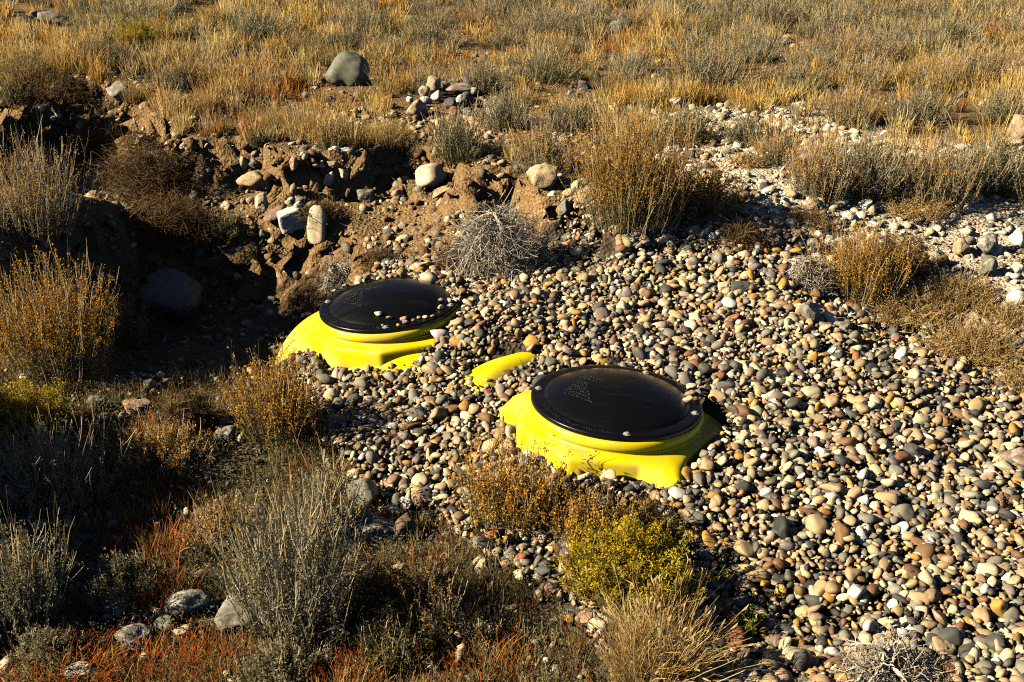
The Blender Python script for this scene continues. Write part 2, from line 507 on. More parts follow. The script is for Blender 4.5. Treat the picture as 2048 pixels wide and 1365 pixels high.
def rotmats(rx, ry, rz):
    cx, sxx, cy, syy, cz, szz = np.cos(rx), np.sin(rx), np.cos(ry), np.sin(ry), np.cos(rz), np.sin(rz)
    M = np.empty((len(rx), 3, 3))
    M[:, 0, 0] = cz * cy; M[:, 0, 1] = cz * syy * sxx - szz * cx; M[:, 0, 2] = cz * syy * cx + szz * sxx
    M[:, 1, 0] = szz * cy; M[:, 1, 1] = szz * syy * sxx + cz * cx; M[:, 1, 2] = szz * syy * cx - cz * sxx
    M[:, 2, 0] = -syy; M[:, 2, 1] = cy * sxx; M[:, 2, 2] = cy * cx
    return M

def pebble_mesh(pos, S, Rm, colid, sub, protos, seed0):
    parts = []
    pid = rng.integers(0, protos, len(pos))
    for p in range(protos):
        s = pid == p
        if not s.any(): continue
        V, F = rock_shape(seed0 + p, sub, [.05, .18, .35, .65, 1.][p % 5], .075, 11)
        n = s.sum()
        W = np.einsum('nij,nvj->nvi', Rm[s], V[None] * S[s][:, None, :]) + pos[s][:, None, :]
        cc = CVAL[colid[s]] * rng.uniform(.75, 1.25, (n, 1)) * (1 + rng.normal(0, .04, (n, 3)))
        vn_ = 1 + .22 * fbm(V * 1.8 + p * 5, 2, p)[None, :, None] * rng.uniform(-1, 1, (n, 1, 1))
        band = 1 + .25 * np.sin((V @ np.array([.3, .5, 2.2]))[None] * rng.uniform(3, 9, (n, 1)) + rng.uniform(0, 6, (n, 1)))[..., None] * (rng.random((n, 1, 1)) < .22)
        Cc = cc[:, None, :] * vn_ * band
        Ff = (F[None] + (np.arange(n) * len(V))[:, None, None]).reshape(-1, 3)
        parts.append((W.reshape(-1, 3), Ff, Cc.reshape(-1, 3)))
    return merge(parts)

def scatter(n, x0, x1, y0, y1):
    return rng.uniform(x0, x1, n), rng.uniform(y0, y1, n)

def jgrid(x0, x1, y0, y1, st, jit=.5):
    X, Y = np.meshgrid(np.arange(x0, x1, st), np.arange(y0, y1, st * .87))
    X = X + (np.arange(X.shape[0])[:, None] % 2) * st / 2
    return (X + rng.uniform(-jit, jit, X.shape) * st).ravel(), (Y + rng.uniform(-jit, jit, X.shape) * st).ravel()

def neck_ok(x, y):
    ok = np.ones(x.shape, bool)
    rel = np.arctan2(y - NL[1], x - NL[0]); r = np.hypot(x - NL[0], y - NL[1])
    lim = np.where((rel > -1.9) & (rel < .35), .38, .352) 
    for k in (-1.26, 0.0):                       # buttresses stay visible
        dl = np.abs((rel - k + np.pi) % (2 * np.pi) - np.pi)
        lim = lim + (.07 if k < 0 else .035) * np.exp(-(dl / .26) ** 2)
    lim = np.where((rel > .5) & (rel < 2.3), .325, lim)
    ok &= r > lim
    rel = np.arctan2(y - FL[1], x - FL[0]); r = np.hypot(x - FL[0], y - FL[1])
    lim = np.where((rel > -.1) & (rel < 2.6), .318, .375)
    lim = np.where((rel > -.22) & (rel < 1.25), .262, lim)
    lim = np.where((rel > -1.1) & (rel <= -.22), .345, lim)
    ok &= r > lim
    u, v = tank_uv(x, y)
    ok &= ~((np.abs(u - .03 * np.sin(7 * v)) < .065) & (v > -.06) & (v < .17))
    uf = u + .672
    ok &= ~((uf < -.14) & (uf > -.82) & (v > -.46) & (v < .05))
    return ok

x, y = jgrid(-1.5, 3.5, 1.9, 6.4, .0190)
jx = x + .10 * fbm2(x, y, 3.0, 3, 71); jy = y + .10 * fbm2(x, y, 3.0, 3, 72)
k = in_poly(jx, jy, GRAVEL) & neck_ok(x, y) & (np.abs(x) < .36 + .50 * y)
pmk = pale_mask(x, y)
k &= rng.random(len(x)) > pmk * .93
dens = sst(.2, -1.2, x) * (1 - sst(3.2, 3.9, y))
k &= rng.random(len(x)) > dens * .3
x, y = x[k], y[k]
# thinner cover of the same stones over the lower left ground and round the pit
x2, y2 = jgrid(-2.6, 1.2, 1.3, 5.0, .05)
nz = fbm2(x2, y2, 2.2, 3, 77)
k2 = (~in_poly(x2, y2, GRAVEL)) & (rng.random(len(x2)) < .30 + .5 * nz) & neck_ok(x2, y2)
x = np.concatenate([x, x2[k2]]); y = np.concatenate([y, y2[k2]])
n = len(x)
L = np.clip(rng.lognormal(math.log(.0130), .47, n), .005, .040)
S = np.stack([L, L * rng.uniform(.55, .9, n), L * rng.uniform(.32, .7, n)], -1)
Rm = rotmats(rng.normal(0, .45, n), rng.normal(0, .45, n), rng.uniform(0, 6.28, n))
z = H(x, y) + S[:, 2] * .4 + rng.uniform(-.006, .018, n) + .012
rn = np.hypot(x - FL[0], y - FL[1])
z = np.where(rn < .33, .128 + .09 * (x - FL[0]) + S[:, 2] * .8 + rng.uniform(0, .02, n), z)
pos = np.stack([x, y, z], -1)
colid = rng.choice(len(CN), n, p=CP / CP.sum())
depth = np.sqrt(x ** 2 + y ** 2 + CAMH ** 2)
inview = (np.abs(x) / (y * .92 + .77) < .44) & (y > 2.45)
app = np.where(inview, L / depth, 0)
big = np.argsort(-app)[:170]
isbig = np.zeros(n, bool); isbig[big] = True
CL = {'slate': 'dark blue-grey', 'grey': 'mid grey', 'tan': 'tan', 'cream': 'cream', 'white': 'white', 'ochre': 'ochre yellow', 'brown': 'brown',
      'mauve': 'purplish brown', 'red': 'brick red', 'dark': 'nearly black', 'green': 'olive grey', 'pink': 'pinkish'}
protos = {}
for i in big:
    c = CN[colid[i]]; p = int(rng.integers(0, 3))
    if (c, p) not in protos:
        V, Fr = rock_shape(900 + p * 31 + colid[i], 3, [.06, .25, .5][p], .05, 11)
        protos[(c, p)] = mesh_np("cobble", V, Fr, stone_color(V, PAL[c], p + colid[i], .22), M_STONE)
    o = obj("cobble", protos[(c, p)], None, pos[i])
    o.scale = S[i]
    o.rotation_euler = Matrix(Rm[i].tolist()).to_euler()
    X, Y = pos[i][:2]
    ppx = 1024 + FPX * X / (Y * math.cos(R(PITCH)) + CAMH * math.sin(R(PITCH)))
    ppy = 682 + FPX * math.tan(math.atan2(CAMH, Y) - R(PITCH))
    if ppy < 620: zone = "on the gravel above the far lid" if ppx < 1100 else "at the upper end of the gravel bed"
    elif ppx < 1000: zone = "on the gravel between the far lid and the front shrubs"
    elif ppx < 1480: zone = "on the gravel close to the near lid" if ppy < 1000 else "on the shaded gravel below the near lid"
    elif ppx < 1760: zone = "on the gravel right of the near lid" if ppy < 930 else "in the lower middle of the gravel bed"
    else: zone = "at the right edge of the gravel bed" if ppy < 1000 else "in the bottom right corner of the gravel bed"
    shp = "flat" if S[i][2] < .45 * S[i][0] else ("long" if S[i][1] < .68 * S[i][0] else "round")
    tag(o, "large %s %s cobble %s" % (shp, CL[c], zone), "cobble", "large %s %s cobbles %s" % (shp, CL[c], zone))
s = ~isbig
nearm = s & (((y < 3.9) & (L > .011)) | (L > .020)) & inview
farm = s & ~nearm
A = pebble_mesh(pos[nearm], S[nearm], Rm[nearm], colid[nearm], 3 if False else 2, 20, 100)
B = pebble_mesh(pos[farm], S[farm], Rm[farm], colid[farm], 1, 12, 140)
go = obj("gravel", mesh_np("gravel", *merge([A, B]), M_STONE))
tag(go, "bed of rounded multicoloured river pebbles around the buried tank", "gravel", kind="stuff")

# ------------------------------------------------------------------ loose rubble and grit on the soil
def rubble(name, label, N_, reg, smin, smax, dens, pal, palp, ang, sub=1, zf=.3, seed0=300):
    x, y = scatter(N_, *reg)
    k = dens(x, y) > rng.random(N_)
    x, y = x[k], y[k]; n = len(x)
    L = smin + (smax - smin) * rng.random(n) ** 3.2
    S = np.stack([L, L * rng.uniform(.55, .95, n), L * rng.uniform(.35, .75, n)], -1)
    Rm = rotmats(rng.normal(0, .4, n), rng.normal(0, .4, n), rng.uniform(0, 6.28, n))
    pos = np.stack([x, y, H(x, y) + S[:, 2] * zf], -1)
    parts = []
    pid = rng.integers(0, 8, n)
    cv = np.array([PAL[c] for c in pal]); ci = rng.choice(len(pal), n, p=np.array(palp) / sum(palp))
    for p in range(8):
        s = pid == p
        if not s.any(): continue
        V, F = rock_shape(seed0 + p, sub, ang, .05, 12)
        m = s.sum()
        W = np.einsum('nij,nvj->nvi', Rm[s], V[None] * S[s][:, None, :]) + pos[s][:, None, :]
        cc = cv[ci[s]] * rng.uniform(.7, 1.2, (m, 1))
        Cc = np.repeat(cc[:, None, :], len(V), 1) * (1 + .15 * fbm(V * 2 + p, 2, p)[None, :, None])
        parts.append((W.reshape(-1, 3), (F[None] + (np.arange(m) * len(V))[:, None, None]).reshape(-1, 3), Cc.reshape(-1, 3)))
    V, F, Cc = merge(parts)
    o = obj(name, mesh_np(name, V, F, Cc, M_ROCK, smooth=(sub > 1)))
    return tag(o, label, "rubble", kind="stuff")

def d_pale(x, y): return pale_mask(x, y) * (.6 + .5 * sst(-.3, .3, fbm2(x, y, 1.7, 3, 93)))
rubble("pale_rubble", "pale broken stones and grit over the chalky ground on the right", 36000, (0.3, 5.6, 4.2, 10.5), .004, .042, d_pale,
       ['white', 'cream', 'grey', 'tan', 'slate'], [6, 5, 1.5, 2, .7], .9, 2, .3, 300)
def d_near(x, y): return np.where(in_poly(x, y, GRAVEL), .25, .9)
rubble("grit", "fine grit and small stones on the near soil", 26000, (-2.7, 3.6, 1.6, 5.8), .004, .022, d_near,
       ['grey', 'tan', 'brown', 'slate', 'cream'], [3, 3, 3, 2, 1], .5, 1, .3, 330)
def d_bank(x, y):
    d = poly_dist(x, y, BANK)
    return np.where(d < 1.0, .9, .15) * (1 - .5 * pale_mask(x, y))
rubble("bank_stones", "stones and grit lodged in the brown earth bank", 24000, (-5.2, 1.2, 4.6, 9.4), .004, .042, d_bank,
       ['tan', 'grey', 'brown', 'cream', 'slate'], [3.5, 2, 3, 2, .8], .9, 2, .05, 360)
def d_field(x, y): return sst(-.05, .35, fbm2(x, y, .8, 3, 88)) * .9 + .08
rubble("field_stones", "scattered grey and tan stones between the grass tufts of the field", 9000, (-8.5, 8.5, 6.8, 18.5), .010, .06, d_field,
       ['tan', 'grey', 'brown', 'cream', 'slate'], [3, 4, 2, 2, 2], .55, 1, .3, 390)

# ------------------------------------------------------------------ buried yellow tank with two black lids
tank = thing("septic_tank", "bright yellow plastic tank buried in river gravel with two round black lids", "septic tank",
             (MID[0], MID[1], 0.0))
TB = np.array([MID[0], MID[1], 0.0])

def superell(a, b, c, e, ctr, nu=128, nv=64, zmax=None, ribs=None):
    th = np.linspace(0, 2 * np.pi, nu, endpoint=False); ph = np.linspace(-np.pi / 2, np.pi / 2, nv)
    T, Pp = np.meshgrid(th, ph)
    def sp(v, m): return np.sign(v) * np.abs(v) ** m
    m = 2.0 / e
    U = a * sp(np.cos(Pp), m) * sp(np.cos(T), m); Vv = b * sp(np.cos(Pp), m) * sp(np.sin(T), m); Wz = c * sp(np.sin(Pp), m)
    if ribs: U, Vv, Wz = ribs(U, Vv, Wz)
    Wz = Wz + ctr[2]
    if zmax is not None: Wz = np.where(Wz > zmax, zmax + (Wz - zmax) * .02, Wz)
    X = ctr[0] + U * UA[0] + Vv * VA[0]; Y = ctr[1] + U * UA[1] + Vv * VA[1]
    Pt = np.stack([X, Y, Wz], -1).reshape(-1, 3)
    idx = np.arange(nu * nv).reshape(nv, nu); nx = np.roll(idx, -1, 1)
    F = np.stack([idx[:-1], nx[:-1], nx[1:], idx[1:]], -1).reshape(-1, 4)
    return Pt, F

s1 = superell(1.25, .72, .50, 3.6, (MID[0], MID[1], -.62), 200, 60)
s2 = superell(.69, .45, .56, 2.4, (FL[0], FL[1], -.47), 128, 80, .055)

def neck(ctr, zc, tilt, facets, lobes, rot=0):
    """moulded riser under one lid: round collar, groove, faceted boss, flaring buttresses"""
    th = np.linspace(0, 2 * np.pi, 480, endpoint=False)
    poly = np.zeros_like(th)
    for f in facets:
        poly += np.clip(np.cos(th - R(f)), 1e-3, None) ** 150
    poly = poly ** (-1 / 150)
    poly = np.minimum(poly, 1.13) - .02
    lob = np.zeros_like(th)
    for (a, wd, am) in lobes:
        dl = np.abs((th - R(a) + np.pi) % (2 * np.pi) - np.pi)
        lob = np.maximum(lob, am * np.clip(1 - dl / R(wd), 0, 1) ** .9)
    rows = [(-.012, .285, 0, 0), (-.008, .312, 0, 0), (-.020, .322, 0, 0), (-.040, .323, 0, 0), (-.050, .314, 0, 0), (-.058, .316, 0, 0),
            (-.063, .332, .4, 0), (-.070, .348, .9, .02), (-.076, .355, 1, .10), (-.086, .358, 1, .22), (-.130, .359, 1, .55), (-.20, .364, 1, 1.0), (-.30, .372, 1, 1.4), (-.46, .39, 1, 1.9)]
    G = []
    for (z, r, pk, lk) in rows:
        rr = r * (1 + (poly - 1) * pk) + lob * lk
        G.append(np.stack([rr * np.cos(th), rr * np.sin(th), np.full_like(th, z)], -1))
    G = np.array(G)
    for _ in range(2):
        G = np.concatenate([G[:1], np.stack([G[:-1] * .75 + G[1:] * .25, G[:-1] * .25 + G[1:] * .75], 1).reshape(-1, *G.shape[1:]), G[-1:]])
    for _ in range(2): G = (np.roll(G, 1, 1) + 2 * G + np.roll(G, -1, 1)) / 4
    nv, nu = G.shape[:2]
    idx = np.arange(nu * nv).reshape(nv, nu); nx = np.roll(idx, -1, 1)
    F = np.stack([idx[:-1], idx[1:], nx[1:], nx[:-1]], -1).reshape(-1, 4)
    M = np.array(Euler((R(tilt[0]), R(tilt[1]), 0)).to_matrix())
    return G.reshape(-1, 3) @ M.T + np.array([ctr[0], ctr[1], zc]), F, M

ZN, ZF = .135, .135
n1 = neck(NL, ZN, (-1.0, 3.6), [267, 216, 180, 130, 85, 40, 325], [(-66, 15, .16), (2, 17, .16), (147, 24, .14)])
n2 = neck(FL, ZF, (1.0, -4.2), [182, 220, 249, 285, 325, 5, 45, 90, 135], [(17, 20, .10), (192, 10, .02)])
def saddle():
    uu, vv_ = np.meshgrid(np.linspace(-.12, .12, 30), np.linspace(-.24, .46, 70))
    sh = .03 * np.sin(vv_ * 7)
    prof = np.clip(1 - np.abs(uu / .12) ** 2.6, 0, 1) ** .6
    zz = -.19 + .262 * prof * np.clip(1 - np.abs((vv_ - .11) / .34) ** 3.0, 0, 1) ** .8 + .05 * uu
    X = MID[0] + (uu + sh) * UA[0] + vv_ * VA[0]; Y = MID[1] + (uu + sh) * UA[1] + vv_ * VA[1]
    idx = np.arange(uu.size).reshape(uu.shape)
    return np.stack([X, Y, zz], -1).reshape(-1, 3), np.stack([idx[:-1, :-1], idx[:-1, 1:], idx[1:, 1:], idx[1:, :-1]], -1).reshape(-1, 4)
s3 = saddle()
vv, ff, cc = merge([(s3[0] - TB, s3[1], np.ones((len(s3[0]), 3))), (s1[0] - TB, s1[1], np.ones((len(s1[0]), 3))), (s2[0] - TB, s2[1], np.ones((len(s2[0]), 3))),
                    (n1[0] - TB, n1[1], np.ones((len(n1[0]), 3))), (n2[0] - TB, n2[1], np.ones((len(n2[0]), 3)))])
obj("tank_body", mesh_np("tank_body", vv, ff, None, M_YEL), tank)

def revolve(prof, nu=160):
    th = np.linspace(0, 2 * np.pi, nu, endpoint=False)
    G = np.array([np.stack([r * np.cos(th), r * np.sin(th), np.full_like(th, z)], -1) for r, z in prof])
    nv = len(prof); idx = np.arange(nu * nv).reshape(nv, nu); nx = np.roll(idx, -1, 1)
    F = np.stack([idx[:-1], idx[1:], nx[1:], nx[:-1]], -1).reshape(-1, 4)
    return G.reshape(-1, 3), F

def dome_z(r):
    return .012 + .060 * np.clip(1 - (np.asarray(r) / .262) ** 2, 0, 1) ** .9

def lid(ctr, zc, M, seed):
    pr = [(.001, float(dome_z(0)))] + [(r, float(dome_z(r))) for r in np.linspace(.02, .258, 26)] + \
         [(.262, .010), (.266, .0075), (.270, .008), (.300, .008), (.309, .0065), (.3125, .002), (.3125, -.010), (.309, -.014), (.28, -.014)]
    V, F = revolve(pr, 200)
    F = F[:, ::-1]
    base = np.array([ctr[0], ctr[1], zc]) - TB
    o = obj("lid", mesh_np("lid", V @ M.T + base, F, None, M_LID), tank)
    o['label'] = "round black domed lid with flat bolted rim, " + ("nearer one" if ctr is NL else "pebbles along its edge")
    rg = np.random.default_rng(seed)
    iv, jf = ico(1)
    # raised lettering, worn: small glossy strokes in rows
    def strokes(rows, ang, origin):
        parts = []
        ca, sa = math.cos(R(ang)), math.sin(R(ang))
        for (s0, s1_, t, hh) in rows:
            s = s0
            while s < s1_:
                wd = rg.uniform(.0035, .006)
                for q in range(3):
                    a = s + rg.uniform(-.5, .5) * wd; b = t + rg.uniform(-.5, .5) * hh
                    X = origin[0] + a * ca - b * sa; Y = origin[1] + a * sa + b * ca
                    r = math.hypot(X, Y)
                    if r > .258 and r < .266: continue
                    zz = float(dome_z(r)) if r < .262 else .008
                    parts.append((iv * np.array([.0024, .0024, .0022]) * rg.uniform(.7, 1.3) + np.array([X, Y, zz]), jf, np.ones((len(iv), 3))))
                s += wd * 1.35
        return parts
    parts = strokes([(0, .105, 0, .010), (.03, .115, .022, .008)], -44, (-.150, .083))
    parts += strokes([(.0 + .002 * i, .05 + .016 * i, .058 - .0150 * i, .009) for i in range(7)], -44, (-.185, -.010))
    v, f, c = merge(parts)
    obj("raised_lettering", mesh_np("raised_lettering", v @ M.T + base, f, None, M_LID), o)
    # lettering round the rim
    parts = []
    for a in np.arange(198, 262, 1.35):
        for q in range(3):
            if rg.random() < .2: continue
            rr = .286 + rg.uniform(-.008, .008); aa = R(a + rg.uniform(-.4, .4))
            parts.append((iv * np.array([.0022, .0022, .0016]) + np.array([rr * math.cos(aa), rr * math.sin(aa), .0082]), jf, np.ones((len(iv), 3))))
    v, f, c = merge(parts)
    obj("rim_lettering", mesh_np("rim_lettering", v @ M.T + base, f, None, M_LID), o)
    for a in (170, 272, 62, 342):
        hexv = []
        k = 6
        for zz, rr in ((.007, .0085), (.013, .0085), (.0145, .007)):
            for q in range(k):
                hexv.append((rr * math.cos(q * math.pi / 3 + a), rr * math.sin(q * math.pi / 3 + a), zz))
        hexv.append((0, 0, .0148)); hexv = np.array(hexv)
        fs = []
        for l in range(2):
            for q in range(k): fs.append((l * k + q, l * k + (q + 1) % k, (l + 1) * k + (q + 1) % k, (l + 1) * k + q))
        for q in range(k): fs.append((2 * k + q, 2 * k + (q + 1) % k, 18, 18))
        ws, wf = revolve([(.0135, .0078), (.0135, .0095), (.004, .0098)], 20)
        wf = wf[:, ::-1]
        off = np.array([.288 * math.cos(R(a)), .288 * math.sin(R(a)), 0])
        vv = np.concatenate([hexv, ws]) + off
        me = bpy.data.meshes.new("bolt")
        me.from_pydata([tuple(q) for q in (vv @ M.T + base)], [], [tuple(dict.fromkeys(f)) for f in fs] + [tuple(int(i) + 19 for i in f) for f in wf])
        me.materials.append(M_STEEL)
        a_ = me.color_attributes.new("Col", 'FLOAT_COLOR', 'POINT')
        a_.data.foreach_set("color", np.tile(np.array([.42, .40, .36, 1], np.float32), len(vv)))
        obj("bolt", me, o)
    return o
lid(NL, ZN, n1[2], 1)
lid(FL, ZF, n2[2], 2)

# raised number on the front facet of the near riser
cu = bpy.data.curves.new("serial", 'FONT'); cu.body = "SN  122110  1"; cu.size = .024; cu.extrude = .0012; cu.align_x = 'CENTER'
to = bpy.data.objects.new("serial_number", cu); COL.objects.link(to)
bpy.context.view_layer.update()
me = bpy.data.meshes.new_from_object(to.evaluated_get(bpy.context.evaluated_depsgraph_get()))
bpy.data.objects.remove(to)
me.materials.clear(); me.materials.append(M_YEL)
so = obj("raised_number", me, tank)
so.matrix_world = Matrix.Translation(Vector((0.385, 3.77 - .3565, -.032)) - Vector(TB)) @ Euler((R(84), R(2.5), R(-3))).to_matrix().to_4x4()

# pebbles lying on the lids
def lid_pebble(ctr, zc, M, px, py, L, col, label, ang=.05):
    d = RZ @ Vector(((px - 1024) / FPX, (682.5 - py) / FPX, -1))
    zz = zc + .02
    for _ in range(6):
        t = (zz - CAMH) / d.z
        X, Y = d.x * t, d.y * t
        r = math.hypot(X - ctr[0], Y - ctr[1])
        lz = float(dome_z(r)) if r < .262 else .008
        zz = zc + lz + (M @ np.array([X - ctr[0], Y - ctr[1], 0]))[2]
    sd = int(px * 3 + py)
    V, F = rock_shape(sd, 3, ang, .04, 10)
    s = np.array([L, L * .8, L * .62])
    o = obj("pebble", mesh_np("pebble", V * s, F, stone_color(V, PAL[col], sd, .25), M_STONE), None, (X, Y, zz + s[2] * .85))
    tag(o, label, "pebble", "pebbles lying on the black lids")
for a in [
    (757, 643, .017, 'cream', "round cream pebble resting alone on the far black lid"),
    (779, 640, .014, 'tan', "small tan pebble touching the round cream one on the far lid"),
    (807, 638, .016, 'pink', "pinkish tan pebble at the left end of the heap on the far lid rim"),
    (812, 647, .016, 'grey', "grey pebble just below the pinkish one on the far lid rim"),
    (797, 652, .010, 'ochre', "tiny ochre pebble flat on the rim of the far lid"),
    (826, 643, .012, 'brown', "brown pebble in the heap on the far lid rim"),
    (838, 638, .010, 'tan', "small sandy pebble in the middle of the heap on the far lid rim"),
    (850, 637, .012, 'cream', "pale pebble toward the right of the heap on the far lid rim"),
    (865, 634, .010, 'tan', "small sandy pebble at the right end of the heap on the far lid rim"),
    (882, 615, .016, 'cream', "cream stone at the right edge of the far lid dome"),
    (884, 603, .017, 'grey', "grey stone at the right edge of the far lid dome"),
    (668, 584, .011, 'tan', "tan pebble on the upper left rim of the far lid"),
    (690, 573, .012, 'pink', "pinkish pebble on the upper left rim of the far lid behind the tan one"),
    (765, 652, .006, 'tan', "crumb of grit below the cream pebble on the far lid")]:
    lid_pebble(FL, ZF, n2[2], *a)
for a in [
    (1134, 722, .018, 'tan', "flat tan pebble lying on the back rim of the near lid"),
    (1383, 779, .020, 'cream', "cream pebble topping the little pile on the right rim of the near lid"),
    (1379, 793, .020, 'tan', "rough tan pebble mid-pile on the right rim of the near lid"),
    (1396, 791, .018, 'grey', "grey pebble at the outer edge of the near lid's right rim"),
    (1375, 805, .021, 'cream', "oval cream pebble at the foot of the pile on the near lid"),
    (1392, 800, .012, 'brown', "small brown pebble tucked in the pile on the near lid's right rim")]:
    lid_pebble(NL, ZN, n1[2], *a)

